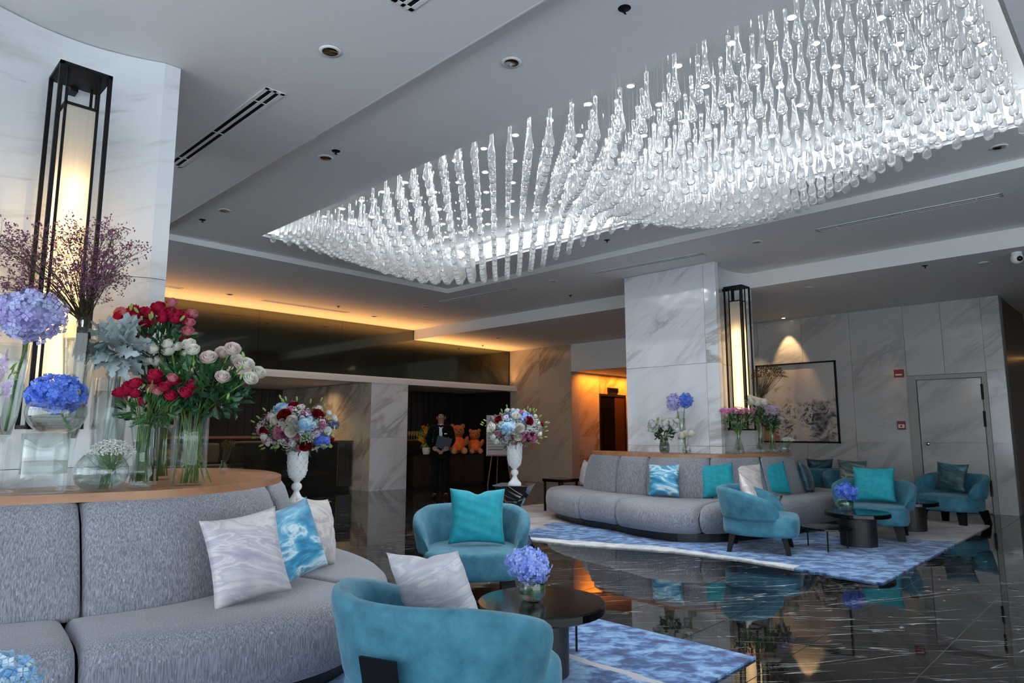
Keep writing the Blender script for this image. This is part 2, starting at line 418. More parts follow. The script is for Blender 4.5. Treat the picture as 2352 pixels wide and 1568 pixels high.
# ------------------------------------------------------------------ mesh helpers
class MB:
    def __init__(s): s.v = []; s.f = []; s.k = 0

    def add(s, v, f):
        v = np.asarray(v, float).reshape(-1, 3)
        s.v.append(v); s.f.extend([tuple(int(i) + s.k for i in q) for q in f]); s.k += len(v)
        return s

    def box(s, x0, x1, y0, y1, z0, z1):
        v = [(x, y, z) for z in (z0, z1) for y in (y0, y1) for x in (x0, x1)]
        return s.add(v, [(0, 2, 3, 1), (4, 5, 7, 6), (0, 1, 5, 4), (2, 6, 7, 3), (0, 4, 6, 2), (1, 3, 7, 5)])

    def obox(s, c, size, m=None):
        """box of given size at c, rotated by 3x3 m"""
        h = np.array(size) / 2
        v = np.array([(x, y, z) for z in (-1, 1) for y in (-1, 1) for x in (-1, 1)]) * h
        if m is not None: v = v @ np.array(m).T
        return s.add(v + np.array(c), [(0, 2, 3, 1), (4, 5, 7, 6), (0, 1, 5, 4), (2, 6, 7, 3), (0, 4, 6, 2), (1, 3, 7, 5)])

    def lathe(s, prof, seg=24, c=(0, 0, 0), caps=True):
        n = len(prof); a = np.arange(seg) * 2 * PI / seg
        v = np.array([(r * math.cos(t), r * math.sin(t), z) for r, z in prof for t in a]) + np.array(c)
        f = [(i * seg + j, i * seg + (j + 1) % seg, (i + 1) * seg + (j + 1) % seg, (i + 1) * seg + j) for i in range(n - 1) for j in range(seg)]
        if caps: f += [tuple(range(seg))[::-1], tuple((n - 1) * seg + j for j in range(seg))]
        return s.add(v, f)

    def tube(s, pts, r, seg=6, caps=True):
        pts = [np.array(p, float) for p in pts]; n = len(pts)
        rs = [r] * n if not hasattr(r, '__len__') else r
        v = []
        up = np.array((0, 0, 1.))
        for i, p in enumerate(pts):
            d = pts[min(i + 1, n - 1)] - pts[max(i - 1, 0)]
            d = d / (np.linalg.norm(d) + 1e-9)
            a = np.cross(d, up if abs(d[2]) < .9 else np.array((1., 0, 0))); a /= np.linalg.norm(a) + 1e-9
            b = np.cross(d, a)
            for k in range(seg):
                t = 2 * PI * k / seg
                v.append(p + rs[i] * (math.cos(t) * a + math.sin(t) * b))
        f = [(i * seg + j, i * seg + (j + 1) % seg, (i + 1) * seg + (j + 1) % seg, (i + 1) * seg + j) for i in range(n - 1) for j in range(seg)]
        if caps: f += [tuple(range(seg))[::-1], tuple((n - 1) * seg + j for j in range(seg))]
        return s.add(v, f)

    def prism(s, poly, z0, z1):
        n = len(poly)
        v = [(x, y, z0) for x, y in poly] + [(x, y, z1) for x, y in poly]
        return s.add(v, [tuple(range(n))[::-1], tuple(range(n, 2 * n))] + [(i, (i + 1) % n, n + (i + 1) % n, n + i) for i in range(n)])

    def ell(s, c, r, seg=12, rings=8, m=None):
        v = [(0, 0, -1)]
        for i in range(1, rings):
            t = -PI / 2 + PI * i / rings
            v += [(math.cos(t) * math.cos(2 * PI * j / seg), math.cos(t) * math.sin(2 * PI * j / seg), math.sin(t)) for j in range(seg)]
        v.append((0, 0, 1)); v = np.array(v) * np.array(r)
        if m is not None: v = v @ np.array(m).T
        f = [(0, 1 + (j + 1) % seg, 1 + j) for j in range(seg)]
        for i in range(rings - 2):
            f += [(1 + i * seg + j, 1 + i * seg + (j + 1) % seg, 1 + (i + 1) * seg + (j + 1) % seg, 1 + (i + 1) * seg + j) for j in range(seg)]
        k = 1 + (rings - 2) * seg; L = len(v) - 1
        f += [(k + j, k + (j + 1) % seg, L) for j in range(seg)]
        return s.add(v + np.array(c), f)

    def grid(s, P, closed_u=False, closed_v=False):
        P = np.asarray(P, float); nu, nv = P.shape[:2]
        f = []
        for i in range(nu if closed_u else nu - 1):
            for j in range(nv if closed_v else nv - 1):
                f.append((i * nv + j, i * nv + (j + 1) % nv, ((i + 1) % nu) * nv + (j + 1) % nv, ((i + 1) % nu) * nv + j))
        return s.add(P.reshape(-1, 3), f)

    def mesh(s, name, mat, smooth=False):
        me = bpy.data.meshes.new(name)
        v = np.concatenate(s.v) if s.v else np.zeros((0, 3))
        me.from_pydata(v.tolist(), [], s.f)
        me.materials.append(M[mat] if isinstance(mat, str) else mat)
        if smooth: me.shade_smooth()
        me.update()
        return me

    def obj(s, name, mat, parent=None, smooth=False, **kw):
        return link(name, s.mesh(name, mat, smooth), parent, **kw)


def link(name, me, parent=None, loc=None, rot=None, scale=None):
    o = bpy.data.objects.new(name, me)
    COL.objects.link(o)
    if parent is not None: o.parent = parent
    if loc is not None: o.location = loc
    if rot is not None: o.rotation_euler = rot
    if scale is not None: o.scale = scale if hasattr(scale, '__len__') else (scale,) * 3
    return o


def tag(o, label=None, cat=None, group=None, kind=None):
    if label: o['label'] = label
    if cat: o['category'] = cat
    if group: o['group'] = group
    if kind: o['kind'] = kind
    return o


def thing(name, label, cat, loc=(0, 0, 0), rz=0., group=None):
    o = link(name, None, None, loc, (0, 0, rz))
    return tag(o, label, cat, group)


def struct(o, label=None): return tag(o, label, kind='structure')


def soften(o, width=.01, seg=2):
    m = o.modifiers.new('bevel', 'BEVEL'); m.width = width; m.segments = seg; m.limit_method = 'ANGLE'
    return o


def frame_of(n, roll=0.):
    """3x3 with local z along n"""
    n = np.array(n, float); n /= np.linalg.norm(n)
    a = np.cross((0, 0, 1.) if abs(n[2]) < .95 else (1., 0, 0), n); a /= np.linalg.norm(a)
    b = np.cross(n, a); c, s_ = math.cos(roll), math.sin(roll)
    return np.stack([c * a + s_ * b, -s_ * a + c * b, n], 1)


def euler_to(n, roll=0.): return Matrix(frame_of(n, roll).tolist()).to_euler()


def catmull(P, n):
    P = np.array(P, float); P = np.vstack([2 * P[0] - P[1], P, 2 * P[-1] - P[-2]])
    out = []
    m = len(P) - 3
    for t in np.linspace(0, m - 1e-9, n):
        i = int(t); u = t - i
        a, b, c, d = P[i:i + 4]
        out.append(.5 * (2 * b + (c - a) * u + (2 * a - 5 * b + 4 * c - d) * u * u + (3 * b - a - 3 * c + d) * u ** 3))
    return np.array(out)
# ------------------------------------------------------------------ floor of long polished slabs
fl = struct(MB().box(-4.5, 19.5, -4.5, 18, -.12, -.006).obj('floor', 'grout'), 'polished black marble floor with thin white veins')
TW, TL = .645, 2.58
tile = MB().box(0, TL - .0015, 0, TW - .006, -.03, 0).mesh('floor_tile', 'floor')
y0 = 1.113 - 8 * TW
for j in range(35):
    yy = y0 + j * TW
    if yy > 17.4: break
    for i in range(9):
        link('floor_tile', tile, fl, (-4.3 + i * TL, yy, 0))

# ------------------------------------------------------------------ panel helper
def panels(parent, axis, at, us, zs, mat, sign, th=.02, gap=.0025, name='marble_panel'):
    """slabs on a vertical plane: axis 'x' -> plane x=at (u is y); sign: side the face looks to"""
    for i in range(len(us) - 1):
        for k in range(len(zs) - 1):
            a, b, c, d = us[i] + gap, us[i + 1] - gap, zs[k] + gap, zs[k + 1] - gap
            lo, hi = sorted((at, at + sign * th))
            mb = MB()
            if axis == 'x': mb.box(lo, hi, a, b, c, d)
            else: mb.box(a, b, lo, hi, c, d)
            mb.obj(name, mat, parent)

ZO, ZC, ZT, ZL = 3.84, 3.92, 4.25, 3.60     # outer ceiling, coffer, recess top, lowered ceiling
CX0, CX1, CY0, CY1 = 2.71, 7.73, -.9, 9.15   # coffer
RX0, RX1, RY0, RY1 = 3.84, 6.87, .46, 8.38   # light recess
BX = 10.1                                    # bulkhead

# ------------------------------------------------------------------ ceiling
ce = MB()
for (a, b, c, d) in ((-4.5, CX0, -4.5, 13.6), (CX1, BX, -4.5, 13.6), (CX0, CX1, -4.5, CY0), (CX0, CX1, CY1, 13.6)):
    ce.box(a, b, c, d, ZO, ZO + .3)
ceiling = struct(ce.obj('ceiling', 'ceiling'), 'grey white painted ceiling with a sunken coffer')
cf = MB()
for (a, b, c, d) in ((CX0 - .1, RX0, CY0, CY1), (RX1, CX1 + .1, CY0, CY1), (RX0, RX1, CY0 - .1, RY0), (RX0, RX1, RY1, CY1 + .1)):
    cf.box(a, b, c, d, ZC, ZC + .05)
cf.obj('coffer', 'ceiling', ceiling)
rc = MB()
th = .06
rc.box(RX0 - th, RX0, RY0 - th, RY1 + th, ZC + .05, ZT)
rc.box(RX1, RX1 + th, RY0 - th, RY1 + th, ZC + .05, ZT)
rc.box(RX0, RX1, RY0 - th, RY0, ZC + .05, ZT)
rc.box(RX0, RX1, RY1, RY1 + th, ZC + .05, ZT)
rc.box(RX0 - th, RX1 + th, RY0 - th, RY1 + th, ZT, ZT + .05)
rc.obj('light_recess', 'recess', ceiling)
# slim LED profiles along the foot of the recess walls
for (a, b, c, d) in ((RX0 + .004, RX0 + .03, RY0 + .05, RY1 - .05), (RX1 - .03, RX1 - .004, RY0 + .05, RY1 - .05), (RX0 + .05, RX1 - .05, RY1 - .03, RY1 - .004), (RX0 + .05, RX1 - .05, RY0 + .004, RY0 + .03)):
    ls = MB().box(a, b, c, d, ZC + .035, ZC + .05).obj('led_profile', 'trim', ceiling)
    e = .004
    MB().box(a + e, b - e, c + e, d - e, ZC + .0502, ZC + .054).obj('led_strip', 'strip', ls)
# lowered ceiling beyond the bulkhead, and over the lift lobby
lc = struct(MB().box(BX, 19.5, -4.5, 13.6, ZL, ZL + .5).obj('ceiling', 'ceiling'), 'lowered white ceiling beyond the bulkhead')
MB().box(BX - .012, BX, -4.5, 13.2, ZL, ZO).obj('bulkhead_face', 'trim', lc)
# coffer rim: light painted step
rim = MB()
rim.box(CX1 - .001, CX1 + .012, CY0, CY1, ZO - .001, ZC); rim.box(CX0 - .012, CX0 + .001, CY0, CY1, ZO - .001, ZC)
rim.box(CX0, CX1, CY1 - .001, CY1 + .012, ZO - .001, ZC); rim.box(CX0, CX1, CY0 - .012, CY0 + .001, ZO - .001, ZC)
struct(rim.obj('trim_1', 'trim'), 'white painted rim of the ceiling coffer')

# ------------------------------------------------------------------ long wall with art and door (x = 13.5) and its far end
wr = MB()
for (a, b, z0, z1) in ((1.8, 2.06, 0, ZL), (3.24, 8.4, 0, ZL), (2.06, 3.24, 2.33, ZL)):
    wr.box(13.52, 13.8, a, b, z0, z1)
wall_right = struct(wr.obj('wall_right', 'joint'), 'white and grey veined marble wall with a flush door')
panels(wall_right, 'x', 13.52, [3.24, 4.15, 5.05, 5.95, 6.85, 7.75, 8.4], [0, 1.15, 2.36, ZL], 'marble_g', -1)
panels(wall_right, 'x', 13.52, [1.8, 2.06], [0, 1.15, 2.36, ZL], 'marble_g', -1)
panels(wall_right, 'x', 13.52, [2.06, 2.65, 3.24], [2.33, ZL], 'marble_g', -1)
door = MB()
door.box(13.47, 13.62, 2.06, 2.13, 0, 2.32).box(13.47, 13.62, 3.10, 3.24, 0, 2.32).box(13.47, 13.62, 2.13, 3.10, 2.25, 2.32)
door_1 = struct(door.obj('door_1', plain('door_frame_grey', (.30, .30, .28), .4)), 'flush marble clad door with a grey frame')
for z0, z1 in ((.012, 1.15), (1.15, 2.235)):
    MB().box(13.50, 13.56, 2.145, 3.09, z0 + .002, z1 - .002).obj('door_panel', 'marble_g', door_1)
kb = MB().lathe([(.012, 0), (.012, .03), (.03, .045), (.034, .06), (.024, .075), (.0, .078)], 16, caps=False).obj('door_knob', 'chrome', door_1, True, loc=(13.50, 2.98, 1.13), rot=(0, R(-90), 0))
for zz in (.42, 1.55, 2.0): MB().tube([(13.462, 2.135, zz - .13), (13.462, 2.135, zz + .13)], .018, 8).obj('hinge', 'black_metal', door_1)
wf = struct(MB().box(13.52, 13.8, 10.97, 13.6, 0, ZL).obj('wall_right', 'joint'), 'veined marble wall end beside the lift lobby, coloured as warm lit')
panels(wf, 'x', 13.52, [10.97, 12.1, 13.2], [0, 1.2, 2.45, ZL], 'marble_w', -1)
# lift lobby
MBh = MB().box(13.5, 13.8, 8.4, 10.97, 2.89, ZL)
struct(MBh.obj('wall_right', 'trim'), 'painted header above the lift lobby opening')
wl = struct(MB().box(13.8, 19.5, 11.0, 11.2, 0, 3.0).obj('wall_back', 'joint'), 'orange lit marble side wall of the lift lobby')
panels(wl, 'y', 11.0, [13.52, 14.70], [0, 1.2, 2.36, 2.89], 'marble_w', -1)
panels(wl, 'y', 11.0, [15.95, 17.2, 18.4, 19.5], [0, 1.2, 2.36, 2.89], 'marble_w', -1)
panels(wl, 'y', 11.0, [14.70, 15.95], [2.36, 2.89], 'marble_w', -1)
struct(MB().box(13.8, 19.5, 8.2, 8.4, 0, 3.0).obj('wall_back', 'brown_wood'), 'brown side wall of the lift lobby')
struct(MB().box(19.4, 19.6, 8.2, 11.2, 0, 3.0).obj('wall_back', 'marble_w'), 'end wall of the lift lobby')
struct(MB().box(13.8, 19.5, 8.2, 11.2, 2.89, 3.0).obj('ceiling', 'ceiling'), 'low ceiling of the lift lobby')
lift = struct(MB().box(14.70, 14.76, 10.97, 11.04, 0, 2.36).box(15.89, 15.95, 10.97, 11.04, 0, 2.36).box(14.76, 15.89, 10.97, 11.04, 2.30, 2.36).obj('door_2', 'black_metal'), 'black lift doorway in the orange lit marble wall')
MB().box(14.76, 15.42, 10.99, 11.03, 0, 2.30).obj('door_leaf', 'black', lift)
MB().box(15.424, 15.89, 10.985, 11.03, 0, 2.30).obj('door_leaf', plain('bronze_door', (.16, .08, .05), .12, .6), lift)
ind = thing('floor_indicator', 'small dark floor indicator panel above the lift doors', 'indicator', (15.32, 10.97, 2.475))
MB().box(-.24, .24, -.02, .015, -.065, .065).obj('housing', 'black_metal', ind)
MB().box(-.21, .21, -.023, -.019, -.045, .045).obj('display', 'black', ind)

# dark end beyond the long wall
struct(MB().box(16.2, 16.4, -4.5, 1.8, 0, ZL).obj('wall_right', 'brown_wood'), 'dark brown timber wall beyond the marble wall')
struct(MB().box(13.8, 16.4, 1.8, 1.9, 0, ZL).obj('wall_right', 'brown_wood'), 'brown return behind the marble wall end')
sl = thing('slot_lamp', 'thin warm glowing slot lamp on the dark brown wall', 'lamp', (16.17, 1.4, 2.75))
MB().box(-.03, .03, -.36, .36, -.03, .03).obj('housing', 'black_metal', sl)
MB().box(-.034, -.03, -.33, .33, -.02, .02).obj('diffuser', emit('slot_glow', (1, .5, .2), 2.0), sl)
sw = thing('wall_plate', 'small white plate low on the dark brown wall', 'plate', (16.19, 1.36, .62))
MB().box(-.02, .005, -.05, .05, -.09, .09).obj('cover', 'offwhite', sw)

# ------------------------------------------------------------------ reception wall: pier, ledge, mirror band, alcoves
pier = struct(MB().box(8.72, 9.72, 12.97, 17.6, 0, 2.46).obj('wall_back', 'joint'), 'white marble pier between the two dark alcoves')
panels(pier, 'y', 12.97, [8.70, 9.74], [0, 1.2, 2.46], 'marble', -1)
panels(pier, 'x', 8.72, [12.95, 13.25, 14.6, 16.0, 17.2], [0, 1.2, 2.46], 'marble_w', -1)  # warm light on the pier flank is put into its stone colour
led = struct(MB().box(-4.5, 13.5, 12.93, 13.24, 2.45, 2.55).obj('trim_2', 'trim'), 'pale ledge running under the smoked mirror')
sof = struct(MB().box(-4.5, 13.5, 12.97, 17.6, 2.47, 2.6).obj('ceiling', 'ceiling'), 'low ceiling of the reception alcoves')
mw = struct(MB().box(-4.5, 13.5, 13.24, 13.6, 2.55, ZO).obj('wall_back', 'dark_wood'), 'wall above the reception carrying smoked mirror panels')
ex = [-4.5, -1.6, .9, 3.4, 6.1, 8.05, BX]
for a, b in zip(ex[:-1], ex[1:]): MB().box(a + .002, b - .002, 13.225, 13.24, 2.551, ZO - .002).obj('mirror_panel', 'bronze_mirror', mw)
for a, b in zip([BX, 11.95], [11.95, 13.5]): MB().box(a + .002, b - .002, 13.225, 13.24, 2.551, ZL - .002).obj('mirror_panel', 'bronze_mirror', mw)
stp = MB()
stp.box(-4.4, 13.3, 13.10, 13.18, 2.551, 2.566)
stp.obj('led_channel', 'trim', led)
# left alcove back wall with timber ribs
bk = struct(MB().box(-4.5, 8.72, 17.2, 17.4, 0, 2.5).obj('wall_back', 'dark_wood'), 'dark ribbed timber wall of the reception')
rib = MB().box(-.03, .03, -.03, 0, 1.25, 2.47).mesh('slat', 'dark_wood')
for k in range(26): link('slat', rib, bk, (3.3 + k * .21, 17.2, 0))
MB().box(2.5, 8.7, 17.05, 17.2, 1.16, 1.22).obj('rail', 'ledge', bk)
MB().box(-4.5, 6.2, 16.2, 17.2, 2.30, 2.47).obj('soffit', 'brown_wood', bk)
# right alcove
struct(MB().box(13.5, 13.8, 13.2, 15.4, 0, 2.6).obj('wall_right', 'dark_wood'), 'dark end wall of the concierge alcove')
struct(MB().box(13.56, 13.8, 2.06, 3.24, 0, 2.33).obj('wall_right', 'joint'), 'unseen backing added behind the flush door to stop light leaks')  # hidden block, added to keep sky light out of the door gaps
bk2 = struct(MB().box(9.72, 13.5, 15.2, 15.4, 0, 2.5).obj('wall_back', 'dark_wood'), 'dark timber wall behind the concierge counter')
rib2 = MB().box(-.03, .03, -.025, 0, 0, 2.47).mesh('slat', 'dark_wood')
for k in range(17): link('slat', rib2, bk2, (9.9 + k * .21, 15.2, 0))
# ------------------------------------------------------------------ far shell out of view: window walls behind the camera
wb = struct(MB().box(-4.5, -4.3, 9.2, 17.6, 0, ZO).obj('wall_left', 'white'), 'plain wall beyond the left column')
def window(n, a, b, axis, at, label):
    """full-height glazing from a to b"""
    fr = MB(); m = max(2, int(round((b - a) / 1.5)))
    def bar(u0, u1, z0, z1):
        if axis == 'y': fr.box(u0, u1, at - .06, at + .06, z0, z1)
        else: fr.box(at - .06, at + .06, u0, u1, z0, z1)
    for k in range(m + 1):
        u = a + (b - a) * k / m; bar(u - .035, u + .035, 0, ZO)
    bar(a, b, 0, .12); bar(a, b, ZO - .25, ZO); bar(a, b, 2.5, 2.57)
    w = struct(fr.obj('window_%d' % n, 'black_metal'), label)
    for k in range(m):
        u0 = a + (b - a) * k / m + .035; u1 = a + (b - a) * (k + 1) / m - .035
        for z0, z1 in ((.12, 2.5), (2.57, ZO - .25)):
            mb = MB()
            if axis == 'y': mb.box(u0, u1, at - .005, at + .005, z0, z1)
            else: mb.box(at - .005, at + .005, u0, u1, z0, z1)
            mb.obj('pane', 'pane', w)
window(1, -4.4, 6.4, 'y', -4.4, 'tall lobby glazing behind the viewer')
window(2, -4.3, 9.2, 'x', -4.4, 'tall lobby glazing on the entrance side, lengthened to brighten the room')  # unseen glazing, drawn out past the column to brighten ceiling and right wall
struct(MB().box(6.4, 16.4, -4.5, -4.3, 0, ZO).obj('wall_front', 'brown_wood'), 'wall beside the entrance glazing')
# ------------------------------------------------------------------ marble columns with a scooped side
def column(x0, x1, ya, yb, label):
    c = struct(MB().box(x0 + .03, x1 - .03, ya + .20, yb - .03, 0, ZO - .002).obj('column', 'joint'), label)
    zs = [0, 1.13, 2.34, ZO - .002]
    panels(c, 'x', x0 + .03, [ya + .192, yb], zs, 'marble', -1, .03)
    panels(c, 'x', x1 - .03, [ya + .192, yb], zs, 'marble', 1, .03)
    panels(c, 'y', yb - .03, [x0, x1], zs, 'marble', 1, .03)
    w = x1 - x0
    for k in range(3):
        prof = [(x0, ya), (x0 + .10, ya)]
        for i in range(1, 16):
            a = i / 16; prof.append((x0 + .10 + (w - .2) * a, ya + .13 * math.sin(PI * a) ** .9))
        prof += [(x1 - .10, ya), (x1, ya)]
        back = [(x1, ya + .19), (x0, ya + .19)]
        MB().prism((prof + back), zs[k] + .002, zs[k + 1] - .002).obj('marble_panel', 'marble_c', c)
    return c
column(.30, 1.50, 4.66, 6.25, 'white marble column behind the near grey sofa')
column(8.97, 10.17, 4.55, 6.15, 'white marble column rising behind the far sofa')

# ------------------------------------------------------------------ tall lantern wall lamps
def lantern(x, y, label, power):
    t = thing('wall_lantern', label, 'lamp', (x, y, 0), 0)
    w, d, z0, z1 = .125, .135, 1.36, 3.50
    b = .011
    for sx in (-1, 1):
        for sy in (-1, 1):
            MB().box(sx * w - b, sx * w + b, sy * d - b, sy * d + b, z0, z1).obj('post', 'black_metal', t)
    MB().box(-w - b, w + b, -d - b, d + b, z1 - .02, z1).obj('top_plate', 'black_metal', t)
    ring = MB()
    for zz in (z0,):
        for s_ in (-1, 1):
            ring.box(-w, w, s_ * d - b, s_ * d + b, zz, zz + .022); ring.box(s_ * w - b, s_ * w + b, -d, d, zz, zz + .022)
    ring.obj('bottom_ring', 'black_metal', t)
    iw, id_, s0, s1 = .082, .088, 1.60, 3.27
    inner = MB()
    e = .007
    for sx in (-1, 1):
        for sy in (-1, 1):
            inner.box(sx * iw - e, sx * iw + e, sy * id_ - e, sy * id_ + e, s0 - .02, z1)
    for zz in (s0 - .02, s1):
        for s_ in (-1, 1):
            inner.box(-iw, iw, s_ * id_ - e, s_ * id_ + e, zz, zz + .014); inner.box(s_ * iw - e, s_ * iw + e, -id_, id_, zz, zz + .014)
    inner.obj('inner_frame', 'black_metal', t)
    sh = MB(); a, c = iw - .006, id_ - .006
    v = [(-a, -c), (a, -c), (a, c), (-a, c)]
    sh.add([(p[0], p[1], z) for z in (s0, s1) for p in v], [(0, 1, 5, 4), (1, 2, 6, 5), (2, 3, 7, 6), (3, 0, 4, 7)])
    sh.obj('lamp_shade', 'shade', t)
    MB().tube([(0, 0, s0 + .05), (0, 0, s1 - .42)], .045, 12).obj('lamp_tube', 'tube', t, True)
    for zz in (z0, z1 - .04): MB().box(-.02, .02, d, d + .15, zz, zz + .04).obj('wall_bracket', 'black_metal', t)
    return t
lantern(.905, 4.565, 'tall black lantern lamp glowing cream on the near marble column', 1)
lantern(9.42, 4.44, 'slim black lantern lamp glowing cream on the far marble column', 1)

# ------------------------------------------------------------------ chandelier of glass drops
def zbot(x, y):
    ph = math.cos(2 * PI * (y - 4.62) / 3.68)
    u = (x - RX0) / (RX1 - RX0)
    ph2 = math.cos(2 * PI * (y - 4.80) / 3.9)
    return 3.725 + .12 * ph - .32 * math.sin(PI * min(1, max(0, u))) * (.5 - .5 * ph2) ** .75 - .03 * u
chand = thing('chandelier', 'huge canopy of clear glass teardrops hanging in the ceiling recess', 'chandelier', (5.35, 4.4, ZT))
prof = [(.0, 0), (.012, .0015), (.022, .007), (.030, .017), (.0345, .031), (.0355, .045), (.034, .062), (.030, .085), (.0245, .112), (.0195, .142), (.0160, .18), (.0142, .23), (.0138, .29), (.0150, .345), (.0158, .357), (.0140, .362), (.0, .361)]
dropm = MB().lathe(prof, 14, caps=False).mesh('glass_drop', 'drop', True)
gs = .232
pts = []
for j in range(34):
    yy = .62 + j * gs
    for i in range(13):
        for (ox, oy) in ((0, 0), (gs / 2, gs / 2)):
            x, y = 3.95 + i * gs + ox, yy + oy
            if x < RX1 - .08 and y < RY1 - .1: pts.append((x, y))
def seen_size(p):
    d = math.sin(R(45.8)) * p[0] + math.cos(R(45.8)) * p[1]
    lat = math.cos(R(45.8)) * p[0] - math.sin(R(45.8)) * p[1]
    return d + (50 if abs(lat / d) > .80 else 0)
pts.sort(key=seen_size)
o0 = np.array(chand.location)
rest = MB(); wires = MB()
wirem = MB().tube([(0, 0, 0), (0, 0, 1)], .0012, 3, False).mesh('wire', 'chrome')
pv = np.array([(r, z) for r, z in prof])
lo = MB().lathe([prof[k] for k in (0, 2, 4, 5, 7, 9, 11, 13, 15, 16)], 10, caps=False)
lov, lof = lo.v[0], lo.f
for k, (x, y) in enumerate(pts):
    z = zbot(x, y) + random.uniform(-.012, .012)
    s_ = random.uniform(.94, 1.06)
    l = np.array((x, y, z)) - o0
    if k < 300:
        dr = link('glass_drop', dropm, chand, l, (0, 0, random.uniform(0, 6)), (s_, s_, 1))
        if z + .36 < ZT - .01: link('wire', wirem, dr, (0, 0, .355), None, (1, 1, ZT - z - .355))
    else:
        rest.add(lov * np.array((s_, s_, 1)) + l, lof)
    if k >= 300 and z + .36 < ZT - .01:
        wires.tube([(l[0], l[1], l[2] + .355), (l[0], l[1], 0)], .0012, 3, False)
tag(rest.obj('glass_drops', 'drop', chand, True), 'further rows of clear glass teardrops', kind='stuff')
tag(wires.obj('hanging_wires', 'chrome', chand), 'hair thin hanging wires', kind='stuff')
# downlights inside the recess
dlr = MB().lathe([(.030, -.004), (.046, -.004), (.046, 0), (.030, 0)], 16, caps=False).mesh('bezel', 'white', True)
dll = MB().lathe([(.0, -.003), (.030, -.003)], 16, caps=False).mesh('lens', 'led')
nd = 0
for i in range(7):
    for j in range(17):
        x, y = 4.06 + i * .447, .72 + j * .452
        if y > RY1 - .2 or x > RX1 - .1: continue
        nd += 1
        o = thing('recess_downlight', 'small bright white downlight set in the chandelier recess ceiling', 'downlight', (x, y, ZT - .001), 0, 'downlights above the glass drops')
        link('bezel', dlr, o); link('lens', dll, o)

# ------------------------------------------------------------------ ceiling fittings
bez = MB().lathe([(.052, -.006), (.070, -.006), (.072, .0), (.052, .0)], 24, caps=False).mesh('bezel', 'white', True)
cone = MB().lathe([(.052, -.005), (.040, -.0035), (.024, -.002), (.0, -.0015)], 24, caps=False).mesh('reflector', 'chrome', True)
DL = [((2.11, 3.73, ZO), 'chrome downlight in the plain ceiling nearest the wall column'), ((3.14, 3.06, ZC), 'chrome downlight in the coffer beside the glass canopy, high in view'),
      ((3.09, 5.47, ZC), 'chrome downlight in the coffer beside a black sprinkler'), ((3.06, 7.69, ZC), 'small chrome downlight near the far coffer corner'),
      ((5.0, 12.1, ZO), 'bright chrome downlight at the amber lit mirror edge'), ((8.42, 3.66, ZO), 'chrome downlight above the far marble column'),
      ((8.31, 7.12, ZO), 'tiny downlight between two slot diffusers on the far ceiling'), ((8.21, 12.2, ZO), 'dark downlight close to the smoked mirror corner'),
      ((8.28, 10.49, ZO), 'dark downlight beyond the tip of the coffer'), ((7.25, .85, ZC), 'amber tinted downlight beside the near end of the glass canopy'),
      ((10.68, 3.84, ZL), 'dark downlight in the lowered ceiling near the lantern'), ((10.71, 1.55, ZL), 'dark downlight in the lowered ceiling near the camera dome'),
      ((11.31, 11.48, ZL), 'downlight in the lowered ceiling before the lift lobby')]
for p, lb in DL:
    o = thing('downlight', lb, 'downlight', (p[0], p[1], p[2] - .001), 0, 'round ceiling downlights')
    link('bezel', bez, o); link('reflector', cone, o)
spk = MB().lathe([(.0, -.002), (.038, -.002), (.04, 0)], 16, caps=False).mesh('rosette', 'black_metal', True)
spb = MB().tube([(0, 0, 0), (0, 0, -.03)], .008, 8).box(-.016, .016, -.004, .004, -.034, -.03).mesh('nozzle', 'black_metal')
for p, lb in [((3.08, 5.27, ZC), 'black sprinkler head right beside a chrome coffer downlight'), ((3.02, 8.24, ZC), 'black sprinkler head near the far corner of the coffer'), ((3.19, 2.14, ZC), 'black sprinkler head high above, close to the glass canopy'),
              ((7.02, 11.7, ZO), 'small sprinkler head at the end of the amber lit slot'), ((9.44, 7.67, ZO), 'sprinkler head in the ceiling left of the far column'), ((10.36, 2.16, ZL), 'sprinkler head in the lowered ceiling above the marble door wall'), ((12.0, 12.75, ZL), 'sprinkler head in the amber lit corner above the mirror'),
              ((7.2, 5.2, ZC), 'sprinkler head behind the lower edge of the glass canopy')]:
    o = thing('sprinkler', lb, 'sprinkler', (p[0], p[1], p[2] - .001), 0, 'ceiling sprinklers')
    link('rosette', spk, o); link('nozzle', spb, o)
def slot(x0, y0, x1, y1, z, label, w=.15):
    L = math.hypot(x1 - x0, y1 - y0); a = math.atan2(y1 - y0, x1 - x0)
    t = thing('slot_diffuser', label, 'air diffuser', ((x0 + x1) / 2, (y0 + y1) / 2, z - .001), a, 'linear ceiling air slots')
    f = MB(); h = L / 2
    f.box(-h, h, -w / 2, -w / 2 + .03, -.006, 0).box(-h, h, w / 2 - .03, w / 2, -.006, 0).box(-h, h, -.012, .012, -.006, 0)
    f.box(-h, -h + .03, -w / 2, w / 2, -.006, 0).box(h - .03, h, -w / 2, w / 2, -.006, 0)
    for q in (-.75, 0, .75): f.box(q * h - .006, q * h + .006, -w / 2, w / 2, -.005, 0)
    f.obj('frame', 'ceiling', t)
    MB().box(-h + .03, h - .03, -w / 2 + .03, -.012, -.002, 0).obj('slot', 'black_metal', t)
    MB().box(-h + .03, h - .03, .012, w / 2 - .03, -.002, 0).obj('slot', 'black_metal', t)
slot(2.10, 4.47, 2.08, 6.5, ZO, 'long twin slot air diffuser beside the near marble column')
slot(2.15, 1.0, 2.15, 3.0, ZO, 'slot diffuser cut by the upper picture edge')
slot(8.46, 2.9, 8.51, 1.0, ZO, 'long slot diffuser right of the far column, near the picture edge')
slot(8.35, 6.32, 8.48, 4.45, ZO, 'slot diffuser just above the far marble column face')
slot(8.17, 9.88, 8.31, 7.96, ZO, 'slot diffuser beyond the tip of the coffer')
